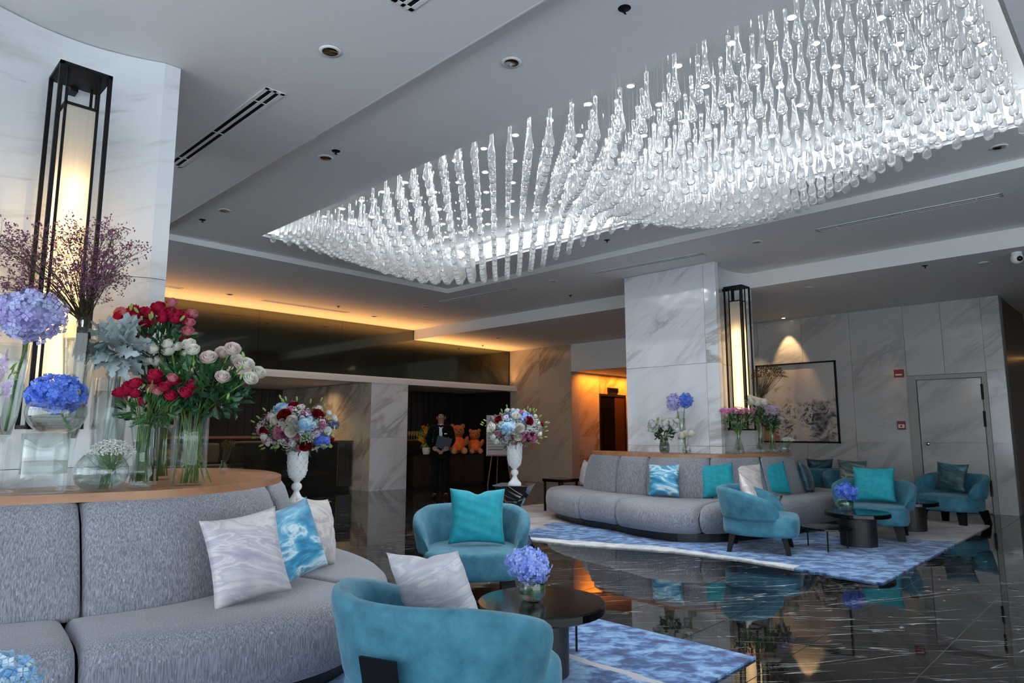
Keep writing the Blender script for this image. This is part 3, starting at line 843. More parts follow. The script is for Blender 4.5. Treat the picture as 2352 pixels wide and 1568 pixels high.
slot(5.68, 12.2, 7.55, 12.2, ZO, 'amber lit slot diffuser above the smoked mirror')
slot(2.4, 12.2, 4.2, 12.2, ZO, 'slot diffuser just clear of the near column edge')
ap = thing('access_panel', 'flush square access panel in the amber lit ceiling', 'panel', (9.05, 12.15, ZO - .001))
MB().box(-.46, .46, -.46, .46, -.003, 0).obj('cover', 'ceiling', ap)
cm = thing('dome_camera', 'white dome camera hanging under the lowered ceiling', 'camera', (10.39, 1.15, ZL - .001))
MB().lathe([(.06, 0), (.06, -.03), (.05, -.04), (.0, -.04)], 20, caps=False).obj('base', 'white', cm, True)
MB().ell((0, 0, -.075), (.07, .07, .07), 16, 10).obj('body', 'white', cm, True)
MB().ell((-.045, -.03, -.09), (.035, .035, .035), 12, 8).obj('lens_dome', 'black', cm, True)
# art spots
for k, (x, y) in enumerate(((13.28, 5.30), (13.0, 5.95))):
    o = thing('spot_downlight', ('small lit spot downlight above the framed painting', 'small lit spot downlight beside the far lantern')[k], 'downlight', (x, y, ZL - .001), 0, 'wall washing spots')
    link('bezel', bez, o, scale=.6)
    MB().lathe([(.0, -.003), (.03, -.003)], 16, caps=False).obj('lens', emit('spot_glow%d' % k, (1, .75, .45), 25), o)
    l = light('art_spot_light', 'SPOT', (0, 0, -.03), 95 if k == 0 else 45, (1, .62, .28), (0, R(24), 0), .02, spot=52, blend=.5)
    l.parent = o
    l.rotation_euler = (0, R(-10), 0)
# ------------------------------------------------------------------ curved sofas around the columns
HL, HS = 1.03, .46
def cushion(path_a, path_b, prof, rnd=.03, nu=None):
    """sweep prof[(s,z)] where s runs from path_a (0) to path_b (1); rounded ends"""
    n = len(path_a)
    A, B = np.array(path_a), np.array(path_b)
    pr_ = np.array(prof); c = pr_.mean(0)
    L = np.concatenate([[0], np.cumsum(np.linalg.norm(np.diff((A + B) / 2, axis=0), axis=1))])
    P = []
    for i in range(n):
        d = min(L[i], L[-1] - L[i])
        k = 1. if d >= rnd else math.sqrt(max(0, 1 - (1 - d / rnd) ** 2))
        w = np.linalg.norm(B[i] - A[i])
        row = []
        for s_, z in pr_:
            ds, dz = s_ - c[0], z - c[1]
            # inset by rnd*(1-k) in metres
            ins = rnd * (1 - k)
            ss = c[0] + math.copysign(max(0, abs(ds) * w - ins), ds) / w
            zz = c[1] + math.copysign(max(0, abs(dz) - ins), dz)
            row.append((*(A[i] + (B[i] - A[i]) * ss), zz))
        P.append(row)
    mb = MB().grid(np.array(P), closed_v=True)
    m = len(prof)
    mb.f.append(tuple(range(m))); mb.f.append(tuple(range((n - 1) * m, n * m))[::-1])
    return mb

def resample(P, t0, t1, n, rnd):
    """dense Catmull path, t in control-index units; extra samples near the ends"""
    D = catmull(P, 400); N = len(P) - 1
    e = np.array([0, .004, .012, .022, .034]) 
    t0, t1 = t0 + .012, t1 - .012
    ts = np.concatenate([t0 + e * 1.6, np.linspace(t0 + .08, t1 - .08, n), t1 - e[::-1] * 1.6])
    x = np.clip(ts / N * 399, 0, 399)
    return np.stack([np.interp(x, np.arange(400), D[:, k]) for k in range(D.shape[1])], 1)

SEAT = [(0.0, .40), (0.0, .445), (.10, .458), (.45, .468), (.78, .466), (.90, .452), (.965, .415), (.995, .35), (1.0, .27), (.985, .19), (.955, .135), (.92, .118), (.5, .118), (.0, .118), (.0, .25)]
def sofa(c, ctl, seat_t, back_t, col, label, name='curved_sofa'):
    t = thing(name, label, 'sofa', (c[0], c[1], 0))
    Lc = np.array([q[0] for q in ctl]); Jc = np.array([q[1] for q in ctl]); Fc = np.array([q[2] for q in ctl])
    allc = np.hstack([Lc, Jc, Fc])
    for a, b in zip(seat_t[:-1], seat_t[1:]):
        q = resample(allc, a, b, 16, .03)
        # seat starts a little behind the backrest foot
        inner = q[:, 2:4] + (q[:, 0:2] - q[:, 2:4]) * .2 - (q[:, 4:6] - q[:, 2:4]) * .05
        cushion(inner, q[:, 4:6], SEAT, .055).obj('seat_cushion', 'tweed', t, True)
    for a, b in zip(back_t[:-1], back_t[1:]):
        q = resample(allc, a, b, 14, .03)
        L_, J_ = q[:, 0:2], q[:, 2:4]
        out = J_ - L_; 
        nrm = q[:, 4:6] - q[:, 0:2]; nrm /= np.linalg.norm(nrm, axis=1)[:, None]
        # profile: s=0 deep inside, s=1 the foot line; lean via z
        top = L_ + nrm * .035; foot = J_ + nrm * .0
        P = []
        Ln = np.concatenate([[0], np.cumsum(np.linalg.norm(np.diff(foot, axis=0), axis=1))])
        n = len(q)
        prof = [(-.13, .44), (0, .44), (.012, .47), (.02, .6), (.02, .75), (.012, .88), (-.005, .95), (-.03, .985), (-.06, .99), (-.13, .985)]
        for i in range(n):
            d = min(Ln[i], Ln[-1] - Ln[i]); r_ = .06
            k = 1. if d >= r_ else math.sqrt(max(0, 1 - (1 - d / r_) ** 2))
            row = []
            for off, z in prof:
                f = (z - .44) / (.99 - .44)
                base = foot[i] * (1 - f) + top[i] * f
                o = off - (1 - k) * .055 if off > -.1 else off
                row.append((*(base + nrm[i] * o), z - (1 - k) * .02 * (z > .9)))
            P.append(row)
        mb = MB().grid(np.array(P), closed_v=True)
        m = len(prof)
        mb.f.append(tuple(range(m))); mb.f.append(tuple(range((n - 1) * m, n * m))[::-1])
        mb.obj('back_cushion', 'tweed', t, True)
    # plinth
    q = resample(allc, seat_t[0] + .04, seat_t[-1] - .04, 50, .03)
    inner = q[:, 2:4]; front = q[:, 4:6] - (q[:, 4:6] - q[:, 2:4]) / np.linalg.norm(q[:, 4:6] - q[:, 2:4], axis=1)[:, None] * .16
    cushion(inner, front, [(0, 0), (0, .116), (1, .116), (1, 0)], .01).obj('plinth', 'plinth', t)
    # timber ledge: ring from the outline to the column
    D = catmull(Lc, 90)
    x0, x1, ya, yb = col
    inn = []
    for p in D:
        inn.append((min(max(p[0], x0), x1), min(max(p[1], ya), yb)))
    inn = np.array(inn)
    cushion(inn, D, [(0, HL - .045), (0, HL), (1, HL), (1, HL - .045)], .0).obj('wood_ledge', 'ledge', t)
    # inner carcass that the ledge rests on
    cushion(inn, inn + (D - inn) * .72, [(0, .12), (0, HL - .046), (1, HL - .046), (1, .12)], .0).obj('carcass', 'plinth', t)
    return t

LC = (.9, 5.4)
ctlL = [((-1.0, -1.06), (-1.0, -1.25), (-1.25, -1.80)), ((-.3, -1.24), (-.25, -1.42), (-.45, -1.98)), ((.1, -1.36), (.1, -1.57), (.08, -2.13)), ((.5, -1.43), (.55, -1.60), (.62, -2.24)),
        ((.97, -1.25), (1.08, -1.40), (1.18, -2.20)), ((1.38, -.89), (1.48, -1.0), (1.74, -1.74)), ((1.60, -.42), (1.70, -.46), (1.96, -1.08)), ((1.67, .1), (1.76, .1), (1.98, -.42)), ((1.5, .62), (1.58, .62), (1.80, .2)), ((1.0, .98), (1.02, 1.06), (1.12, .9))]
sofa(LC, ctlL, [.0, 1.72, 4.35, 6.9, 8.9], [.0, 1.92, 4.55, 6.6, 8.9], (-.6, .6, -.72, .85), 'big curved grey tweed sofa with a timber ledge, nearest the viewer')
RC = (9.57, 5.35)
ctlR = [((-.55, 1.45), (-.62, 1.62), (-.75, 2.0)), ((-1.02, 1.18), (-1.10, 1.30), (-1.45, 1.80)), ((-1.27, .6), (-1.34, .66), (-1.95, .95)), ((-1.33, -.02), (-1.40, .0), (-2.10, .2)), ((-1.31, -.5), (-1.40, -.5), (-2.32, -.45)),
        ((-1.02, -.93), (-1.10, -1.0), (-2.30, -1.05)), ((-.4, -1.2), (-.46, -1.33), (-1.7, -1.52)), ((.15, -1.33), (.12, -1.47), (-.5, -1.86)), ((.62, -1.30), (.66, -1.47), (.75, -2.0)), ((.98, -.92), (1.08, -1.05), (1.55, -1.62)), ((1.0, -.2), (1.12, -.25), (1.8, -.6))]
sofa(RC, ctlR, [.3, 2.3, 3.35, 5.35, 6.6, 8.2, 10], [.8, 2.2, 3.05, 4.8, 6.1, 7.6, 8.6, 10], (-.6, .6, -.80, .8), 'wavy grey sofa with a timber ledge wrapped round the far column')

# ------------------------------------------------------------------ tub chairs
def seat_outline(k=1., n=40):
    pts = []
    for i in range(n):
        a = 2 * PI * i / n
        c, s_ = math.cos(a), math.sin(a)
        if s_ >= 0: e = 5.; rx, ry = .39, .42
        else: e = 2.3; rx, ry = .39, .40
        r = (abs(c) ** e + abs(s_) ** e) ** (-1 / e)
        pts.append((rx * r * c * k, ry * r * s_ * k))
    return pts
CH = {}
def chair_meshes():
    zs = [(.195, .90), (.20, .965), (.22, .99), (.26, 1.0), (.34, 1.0), (.375, .99), (.398, .965), (.408, .91), (.414, .6)]
    P = [[(x, y, z) for x, y in seat_outline(k)] for z, k in zs]
    mb = MB().grid(np.array(P), closed_v=True)
    n = 40; mb.f.append(tuple(range(n))[::-1]); mb.f.append(tuple((len(zs) - 1) * n + j for j in range(n)))
    CH['seat'] = mb.mesh('seat', 'teal', True)
    rows = []
    N = 44
    T = R(122)
    for i in range(N):
        th = -T + 2 * T * i / (N - 1)
        a = abs(th)
        top = .715 - .165 * max(0, (a - R(48)) / (T - R(48))) ** 1.5
        dx, dy = math.sin(th), -math.cos(th)
        def pt(r, z): return (r * dx * 1.02, r * dy * .98 + .02, z)
        d = min(i, N - 1 - i)
        e = {0: .0, 1: .55, 2: .85}.get(d, 1.)          # rounded arm ends
        t0 = .045
        def sec(o, z):
            f = (z - .36) / .35
            mid = .385 + .075 * f
            return pt(mid + o * e, .36 + (z - .36) * (.55 + .45 * e) if d < 3 else z)
        h = top
        rows.append([sec(t0, .375), sec(t0 + .004, .40), sec(t0 + .003, .5), sec(t0, h - .05), sec(t0 * .75, h - .018), sec(0, h), sec(-t0 * .75, h - .018), sec(-t0, h - .05), sec(-t0, .5), sec(-t0, .40), sec(-t0 + .01, .37), sec(0, .36)])
    mb = MB().grid(np.array(rows), closed_v=True)
    m = 12; mb.f.append(tuple(range(m))[::-1]); mb.f.append(tuple(range((N - 1) * m, N * m)))
    CH['backrest'] = mb.mesh('backrest', 'teal', True)
    def leg(sx, sy):
        t = np.array((sx * .27, sy * .27)); b = np.array((sx * .305, sy * .315))
        v = []
        for c, hw, hd, z in ((b, .042, .022, 0), (t, .06, .03, .2)):
            for u, w in ((-1, -1), (1, -1), (1, 1), (-1, 1)): v.append((c[0] + u * hw, c[1] + w * hd, z))
        return MB().add(v, [(3, 2, 1, 0), (4, 5, 6, 7), (0, 1, 5, 4), (1, 2, 6, 5), (2, 3, 7, 6), (3, 0, 4, 7)])
    CH['legs'] = [leg(sx, sy).mesh('leg', 'black_metal') for sx in (-1, 1) for sy in (-1, 1)]
    v = []
    for z, y, w in ((0, -.43, .055), (.20, -.43, .068), (.36, -.437, .074), (.54, -.482, .078)):
        v += [(-w, y, z), (w, y, z), (w, y - .014, z), (-w, y - .014, z)]
    f = [(0, 1, 2, 3), (15, 14, 13, 12)]
    for i in range(3):
        for j in range(4): f.append((i * 4 + j, i * 4 + (j + 1) % 4, i * 4 + 4 + (j + 1) % 4, i * 4 + 4 + j)[::-1])
    CH['plate'] = MB().add(v, f).mesh('back_plate', 'black_metal')
chair_meshes()
def chair(x, y, face, label, s_=1., plate=False):
    """face: world direction the sitter looks to"""
    rz = math.atan2(face[1], face[0]) - PI / 2
    t = thing('tub_chair', label, 'armchair', (x, y, 0), rz, 'teal velvet tub chairs')
    t.scale = (s_,) * 3
    link('seat', CH['seat'], t); link('backrest', CH['backrest'], t)
    for l in CH['legs']: link('leg', l, t)
    if plate: link('back_plate', CH['plate'], t, None, (0, 0, R(17)))
    return t
chair(1.93, 2.27, (.985, .05), 'teal velvet tub chair seen from behind in the foreground', 1.0, True)
chair(3.86, 4.22, (-.62, -.72), 'teal tub chair facing the viewer with a turquoise cushion, centre of the room', 1.0)
chair(7.62, 3.44, (.33, -.94), 'teal tub chair seen sideways in front of the far sofa')
chair(9.55, 2.78, (-.97, -.20), 'teal tub chair behind the round table with the single blue bloom')
chair(11.88, 2.38, (-.90, .30), 'dusky teal tub chair standing by the marble door')
chair(11.7, 3.65, (-.75, -.35), 'shaded teal tub chair with a green cushion against the marble wall')
chair(12.5, 4.5, (.9, .5), 'dark teal tub chair half hidden behind the end of the far sofa')

# ------------------------------------------------------------------ tables
def round_table(x, y, h, r, rp, label):
    t = thing('round_table', label, 'table', (x, y, 0), 0, 'black round coffee tables')
    MB().lathe([(.0, h - .052), (r - .01, h - .052), (r, h - .045), (r, h - .008), (r - .006, h), (.0, h)], 64, caps=False).obj('table_top', 'black', t)
    MB().lathe([(rp, .0), (rp, h - .052)], 40).obj('pedestal', plain('pedestal_black', (.012, .013, .015), .5), t, False)
    return t
round_table(2.93, 2.62, .40, .36, .155, 'round black pedestal table beside the foreground chair')
round_table(8.68, 2.72, .40, .36, .20, 'round black pedestal table holding a single blue hydrangea, on the wide rug')
round_table(10.5, 2.62, .40, .36, .20, 'round black pedestal table between the two far tub chairs')
round_table(.40, 2.30, .40, .40, .16, 'round black table cut by the lower picture corner')
def small_table(x, y, h, r, a0, label):
    t = thing('side_table', label, 'table', (x, y, 0), 0, 'low black three-legged tables')
    MB().lathe([(.0, h - .022), (r - .004, h - .022), (r, h - .018), (r, h - .003), (r - .003, h), (.0, h)], 48, caps=False).obj('table_top', 'black', t)
    for k in range(3):
        a = a0 + k * 2 * PI / 3
        c, s_ = math.cos(a), math.sin(a)
        rr = r - .03
        m = MB()
        m.tube([(rr * c, rr * s_, h - .022), (rr * c, rr * s_, .008)], .009, 4)
        m.tube([(rr * c, rr * s_, .008), (rr * c + .11 * c, rr * s_ + .11 * s_, .008)], .008, 4)
        m.obj('leg', 'black_metal', t)
    return t
small_table(8.18, 2.90, .26, .27, R(200), 'low black three-legged table in front of the wavy sofa')
small_table(3.18, 2.86, .26, .26, R(-40), 'low black table peeping out from under the foreground table')

# faceted mirror tables
def facet_table(x, y, rz, label):
    t = thing('facet_table', label, 'table', (x, y, 0), rz, 'mirrored hourglass tables')
    lv = [(.73, .28, 0.), (.46, .065, R(45)), (.0, .27, R(0))]
    rings = [[(r * math.cos(a0 + k * PI / 2 + PI / 4), r * math.sin(a0 + k * PI / 2 + PI / 4), z - .004 * (z > .7)) for k in range(4)] for z, r, a0 in lv]
    for a, b in ((0, 1), (1, 2)):
        for k in range(4):
            for tri in ((rings[a][k], rings[b][k], rings[a][(k + 1) % 4]), (rings[a][(k + 1) % 4], rings[b][k], rings[b][(k + 1) % 4])):
                p = [np.array(q) for q in tri]
                n = np.cross(p[1] - p[0], p[2] - p[0]); n /= np.linalg.norm(n)
                cen = sum(p) / 3
                if n[0] * cen[0] + n[1] * cen[1] < 0: n = -n
                q = [w - n * .006 for w in p]
                MB().add(p + q, [(0, 1, 2), (5, 4, 3), (0, 3, 4, 1), (1, 4, 5, 2), (2, 5, 3, 0)]).obj('mirror_facet', 'mirror_facet', t)
    MB().box(-.21, .21, -.21, .21, .728, .736).obj('table_top', 'mirror_facet', t)
    return t
facet_table(5.70, 5.50, R(30), 'mirrored hourglass table under the farther white vase')
facet_table(2.94, 5.48, R(20), 'mirrored table under the nearer white vase, behind the sofa')
bt = thing('console_table', 'low dark side table behind the far sofa end', 'table', (8.85, 7.45, 0))
MB().box(-.22, .22, -.22, .22, .50, .55).obj('table_top', 'black', bt)
for sx in (-1, 1):
    for sy in (-1, 1): MB().box(sx * .19 - .015, sx * .19 + .015, sy * .19 - .015, sy * .19 + .015, 0, .5).obj('leg', 'black_metal', bt)

# ------------------------------------------------------------------ rugs
rg = MB().prism([(6.70, 1.93), (11.80, 1.93), (12.2, 5.0), (11.9, 8.3), (8.9, 8.45), (7.4, 7.6), (6.45, 6.4), (6.30, 5.75), (6.36, 5.2), (6.62, 4.6), (6.80, 4.1), (6.88, 3.3), (6.80, 2.7)], .001, .014).obj('rug', 'rugR')
tag(rg, 'wide blue brushstroke rug under the far sofa, pale along its front edge', 'rug')
rg2 = MB().prism([(.1, 1.88), (4.02, 1.88), (4.02, 3.14), (3.0, 3.5), (2.4, 4.0), (.1, 4.0)], .001, .014).obj('rug', 'rugL')
tag(rg2, 'blue brushstroke rug under the foreground chair and table', 'rug')

# ------------------------------------------------------------------ cushions
def pillow_mesh(name, mat, w=.46, h=.46, th=.15, seed=0, chop=0.):
    n = 25
    r_ = np.random.default_rng(seed)
    ph = r_.uniform(0, 6, 6)
    F, B = np.zeros((n, n, 3)), np.zeros((n, n, 3))
    for i in range(n):
        for j in range(n):
            u, v = -1 + 2 * i / (n - 1), -1 + 2 * j / (n - 1)
            x = u * w / 2 * (1 - .095 * (1 - v * v) * abs(u)); z = v * h / 2 * (1 - .095 * (1 - u * u) * abs(v))
            if v > 0: z -= chop * math.exp(-(u / .22) ** 2) * v ** 3
            t = th / 2 * max(0, (1 - abs(u) ** 3)) ** .6 * max(0, (1 - abs(v) ** 3)) ** .6
            wr = .0035 * math.sin(9 * u + 4 * v + ph[0]) * math.sin(5 * v - 3 * u + ph[1]) + .0025 * math.sin(17 * v + 6 * u + ph[2])
            edge = (1 - u * u) * (1 - v * v)
            F[i, j] = (x, -t - wr * min(1, edge * 3), z); B[i, j] = (x, t + wr * min(1, edge * 3), z)
    mb = MB().grid(F); mb.f = [q[::-1] for q in mb.f]
    k = len(mb.f)
    mb.grid(B)
    me = mb.mesh(name, mat, True)
    bm = bmesh.new(); bm.from_mesh(me); bmesh.ops.remove_doubles(bm, verts=bm.verts, dist=.0004)
    bmesh.ops.recalc_face_normals(bm, faces=bm.faces); bm.to_mesh(me); bm.free(); me.shade_smooth()
    return me
def pillow(mat, x, y, z, face, lean, roll, label, w=.46, h=.46, th=.15, seed=0, chop=0., group='scatter cushions'):
    """centre x,y,z; face direction; lean back in degrees"""
    o = link('cushion', pillow_mesh('cushion', mat, w, h, th, seed, chop))
    rz = math.atan2(face[1], face[0]) + PI / 2
    o.matrix_world = Matrix.Translation((x, y, z)) @ Matrix.Rotation(rz, 4, 'Z') @ Matrix.Rotation(R(-lean), 4, 'X') @ Matrix.Rotation(R(roll), 4, 'Y')
    return tag(o, label, 'cushion', group)
pillow('silver_silk', 1.64, 3.56, .69, (-.1, -1), 20, -7, 'silver marbled cushion leaning on the near sofa, foremost of three', .41, .47, .15, 1)
pillow('blue_silk', 1.99, 3.72, .71, (.35, -1), 18, -9, 'blue and white marbled cushion between two pale ones on the near sofa', .44, .44, .14, 2)
pillow('pink_silk', 2.33, 4.06, .70, (.55, -.85), 14, 10, 'pale champagne cushion farthest along the near sofa', .42, .45, .15, 3)
pillow('turq', 3.90, 4.20, .645, (-.62, -.72), 16, 1, 'plain turquoise cushion with a chopped top on the chair facing the viewer', .47, .46, .15, 4, .03)
pillow('silver_silk', 2.00, 2.42, .61, (.98, .08), 20, 8, 'silver marbled cushion behind the back of the foreground chair', .50, .44, .15, 5, .02)
pillow('blue_silk', 8.05, 4.95, .69, (-1, -.25), 12, -1, 'light and deep blue marbled cushion alone in the middle of the wavy sofa', .44, .44, .14, 6)
pillow('turq', 8.48, 4.38, .69, (-.75, -.65), 14, -3, 'turquoise cushion on the wavy sofa, behind the sideways chair', .46, .46, .14, 7)
pillow('pink_silk', 8.92, 4.16, .69, (-.55, -.85), 12, 1, 'champagne cushion between the two turquoise ones', .44, .44, .14, 8)
pillow('turq', 9.40, 4.00, .685, (-.5, -.9), 14, -4, 'turquoise cushion nearest the curved end of the wavy sofa', .46, .46, .14, 9)
pillow('dark_silk', 10.18, 3.86, .68, (.25, -1), 16, 8, 'shiny dark teal marbled cushion at the curved end of the wavy sofa', .46, .46, .16, 10)
pillow('pink_silk', 7.66, 3.56, .60, (.33, -.94), 20, 18, 'champagne cushion slumped in the sideways tub chair', .42, .44, .14, 11)
pillow('turq', 9.68, 2.80, .66, (-.97, -.20), 16, 0, 'turquoise cushion in the chair behind the blue bloom', .50, .46, .15, 12)
pillow('dark_silk', 11.99, 2.39, .66, (-.90, .15), 16, 4, 'dark inky cushion in the chair by the marble door', .44, .44, .14, 13)
pillow('green_silk', 11.74, 3.70, .68, (-.75, -.35), 16, 2, 'green grey marbled cushion in the shaded chair by the marble wall', .44, .42, .14, 14)
pillow('dark_silk', 12.42, 4.46, .66, (.9, .5), 14, 0, 'dark cushion peeping over the hidden chair back', .44, .42, .14, 15)
pillow('silver_silk', 8.62, 6.72, .67, (-.75, .45), 10, 4, 'pale crumpled cushion at the lift side end of the wavy sofa', .40, .42, .14, 16)
# ------------------------------------------------------------------ flower building blocks
VR = R(-45.8)      # arrangement roots are turned so local x runs along the room diagonal, y away
def fib(n):
    k = np.arange(n) + .5
    ph = np.arccos(1 - 2 * k / n); th = PI * (1 + 5 ** .5) * k
    return np.stack([np.cos(th) * np.sin(ph), np.sin(th) * np.sin(ph), np.cos(ph)], 1)

def hydrangea_mesh(mat, r, n=150, size=None, sq=(1, 1, .82)):
    mb = MB(); s_ = (size or r * .27) * 1.12
    for d in fib(n):
        d = d + rng.normal(0, .09, 3); d /= np.linalg.norm(d)
        c = d * r * rng.uniform(.80, 1.04) * np.array(sq)
        nn = d + rng.normal(0, .42, 3)
        m = frame_of(nn, rng.uniform(0, 6))
        ss = s_ * rng.uniform(.8, 1.15)
        for k in range(4):
            a = k * PI / 2; ca, sa = math.cos(a), math.sin(a)
            q = np.array([(.05, 0, 0), (.55, .42, .10), (1.0, .0, rng.uniform(-.25, .15)), (.55, -.42, .10)])
            q = np.stack([q[:, 0] * ca - q[:, 1] * sa, q[:, 0] * sa + q[:, 1] * ca, q[:, 2]], 1) * ss * .62
            mb.add(q @ m.T + c, [(0, 1, 2, 3)])
    mb.ell((0, 0, 0), np.array(sq) * r * .66, 12, 8)
    return mb.mesh('flower_head', mat)

def rose_mesh(mat, r=.03, open_=.5, layers=((3, .35, 1.0), (4, .62, .95), (5, .9, .85), (5, 1.1, .7))):
    mb = MB()
    mb.ell((0, 0, r * .55), (r * .3, r * .3, r * .5), 8, 6)
    for li, (n, rr, h) in enumerate(layers):
        for k in range(n):
            a0 = 2 * PI * k / n + li * .7 + rng.uniform(-.1, .1)
            w = PI / n * 1.35
            P = np.zeros((5, 4, 3))
            for i in range(5):
                u = -1 + i / 2
                for j in range(4):
                    v = j / 3
                    rad = r * rr * (.22 + .78 * math.sin(min(1., v * 1.15) * PI / 2) - (.16 if li < 2 else .04) * v ** 3) + r * open_ * .9 * rr * max(0, v - .72)
                    z = r * h * 1.75 * v ** 1.15 * (1 - .20 * u * u * v)
                    a = a0 + u * w * (.6 + .4 * v)
                    P[i, j] = (rad * math.cos(a), rad * math.sin(a), z)
            mb.grid(P)
    return mb.mesh('bloom', mat, True)

def daisy_mesh(mat, r=.03, n=12):
    mb = MB()
    for k in range(n):
        a = 2 * PI * k / n; w = PI / n * .95
        q = [(.12 * r * math.cos(a), .12 * r * math.sin(a), 0), (.65 * r * math.cos(a - w), .65 * r * math.sin(a - w), .12 * r), (r * math.cos(a), r * math.sin(a), .08 * r), (.65 * r * math.cos(a + w), .65 * r * math.sin(a + w), .12 * r)]
        mb.add(q, [(0, 1, 2, 3)])
    return mb.mesh('bloom', mat)

BL = {}
for nm, mat, r, op in (('white_rose', 'cream', .034, .5), ('blush_rose', 'blush', .037, .55), ('bud_rose', 'cream', .027, .15), ('red_rose', 'red_p', .030, .45), ('coral_rose', 'rose_p', .028, .35), ('dk_bloom', 'dkred', .042, .9),
                       ('pink_rose', 'pink', .030, .5), ('lis_white', 'whitep', .030, .4), ('big_white', 'cream', .055, .6), ('yellow_rose', 'yellow', .035, .5)):
    BL[nm] = [rose_mesh(mat, r, op) for _ in range(2)]
BL['lilac_daisy'] = [daisy_mesh('lilac', .034)]; BL['plum_daisy'] = [daisy_mesh('plum', .032)]; BL['magenta_daisy'] = [daisy_mesh('magenta', .02, 8)]; BL['lilac_small'] = [daisy_mesh('lilac', .022, 6)]
BL['orchid'] = [daisy_mesh('whitep', .032, 5)]; BL['sunflower'] = [daisy_mesh('yellow', .06, 16)]
BL['green_bud'] = [MB().ell((0, 0, .016), (.007, .007, .017), 7, 6).mesh('bud', 'leaf_l', True)]

def leaf_add(mb, c, d, n, L, w, fold=.25):
    d = np.array(d, float); d /= np.linalg.norm(d)
    sd = np.cross(d, n); sd /= np.linalg.norm(sd) + 1e-9
    up = np.cross(sd, d)
    c = np.array(c)
    v = [c, c + d * L * .35 + sd * w * .5 + up * w * fold, c + d * L * .7 + sd * w * .42 + up * w * fold, c + d * L - up * L * .08, c + d * L * .7 - sd * w * .42 + up * w * fold, c + d * L * .35 - sd * w * .5 + up * w * fold, c + d * L * .5]
    mb.add(v, [(0, 1, 6), (1, 2, 6), (2, 3, 6), (3, 4, 6), (4, 5, 6), (5, 0, 6)])

def foliage(parent, n, cen, rad, L=.06, w=.03, mat='leaf', up=.5, name='foliage'):
    mb = MB(); cen = np.array(cen); rad = np.array(rad)
    for _ in range(n):
        d = rng.normal(0, 1, 3); d /= np.linalg.norm(d)
        p = cen + d * rad * rng.uniform(.3, 1.) ** .6
        dd = d + np.array((0, 0, up)) + rng.normal(0, .4, 3)
        leaf_add(mb, p, dd, rng.normal(0, 1, 3), L * rng.uniform(.7, 1.3), w * rng.uniform(.7, 1.2))
    return tag(mb.obj(name, mat, parent), kind='stuff')

def stems(parent, pairs, r=.003, mat='stem', name='stems', rim=None):
    mb = MB()
    for a, b in pairs:
        a, b = np.array(a, float), np.array(b, float)
        if rim:
            d_ = b[:2] / (np.linalg.norm(b[:2]) + 1e-6) * rim[1] * min(1, np.linalg.norm(b[:2]) / .15) * rng.uniform(.4, .9)
            q_ = np.array((d_[0], d_[1], rim[0]))
            mb.tube([a, q_ * .5 + a * .5, q_, q_ * .45 + b * .55 + np.array((0, 0, .012)), b], r, 5)
            continue
        mid = a * .45 + b * .55 + rng.normal(0, .008, 3); mid[:2] = mid[:2] * .85 + a[:2] * .15 * 0
        mb.tube([a, (a * .7 + mid * .3) , mid, b], r, 5)
    return tag(mb.obj(name, mat, parent, True), kind='stuff')

def bloom(parent, kind, p, d=None, s_=1., name='bloom'):
    me = random.choice(BL[kind])
    d = d if d is not None else (0, -.3, 1)
    return link(name, me, parent, p, euler_to(d, random.uniform(0, 6)), s_)

def gyps(parent, n, cen, rad, root, size=.005, mat='gyp', smat='stem', ns=60, name='blossoms', full=False):
    mb = MB(); cen = np.array(cen, float); rad = np.array(rad, float)
    st = MB(); ends = []
    o = np.array([(1, 0, 0), (-1, 0, 0), (0, 1, 0), (0, -1, 0), (0, 0, 1), (0, 0, -1)], float)
    f = [(0, 2, 4), (2, 1, 4), (1, 3, 4), (3, 0, 4), (2, 0, 5), (1, 2, 5), (3, 1, 5), (0, 3, 5)]
    for k in range(n):
        d = rng.normal(0, 1, 3); d /= np.linalg.norm(d)
        if not full: d[2] = abs(d[2]) * .9 - .25
        p = cen + d * rad * rng.uniform(.25, 1.) ** .45
        mb.add(o @ frame_of(rng.normal(0, 1, 3)).T * size * rng.uniform(.6, 1.25) * np.array((1, 1, .7)) + p, f)
        if k < ns: ends.append(p)
    for p in ends:
        r0 = np.array(root) + rng.normal(0, .004, 3)
        mid = r0 * .45 + p * .55 + rng.normal(0, .012, 3); mid[2] -= .01
        st.tube([r0, mid, p], (.0016, .0011, .0007), 3, False)
    tag(st.obj('stalks', smat, parent), kind='stuff')
    return tag(mb.obj(name, mat, parent), kind='stuff')

# ------------------------------------------------------------------ vases
def vase(name, label, x, y, z, prof, th=.004, water=None, mat='glass_t', seg=32, group='glass flower vases', solid=.0):
    t = thing(name, label, 'vase', (x, y, z + .0005), VR, group)
    inner = [(max(r - th, .001), zz) for r, zz in prof if zz > (solid or th * 1.5)]
    z0 = inner[0][1]
    full = [(.0005, 0)] + list(prof) + [(prof[-1][0] - th * .5, prof[-1][1] + th * .4)] + inner[::-1] + [(.0005, z0)]
    MB().lathe(full, seg, caps=False).obj('glass_body', mat, t, True)
    if water:
        iw = [(r - .0008, zz) for r, zz in inner if zz < water]
        rl = np.interp(water, [q[1] for q in inner], [q[0] for q in inner]) - .0008
        MB().lathe([(.0005, z0 + .0006)] + [(r, max(zz, z0 + .0006)) for r, zz in iw] + [(rl, water), (.0005, water)], seg, caps=False).obj('water', 'water', t, True)
    return t
def bouquet(label, x, y, z, cat='flowers', name='bouquet', group='flower bunches'):
    return thing(name, label, cat, (x, y, z), VR, group)
def cyl(r, h): return [(r * .96, 0), (r, .006), (r, h * .33), (r, h * .66), (r, h)]

ZLD = HL
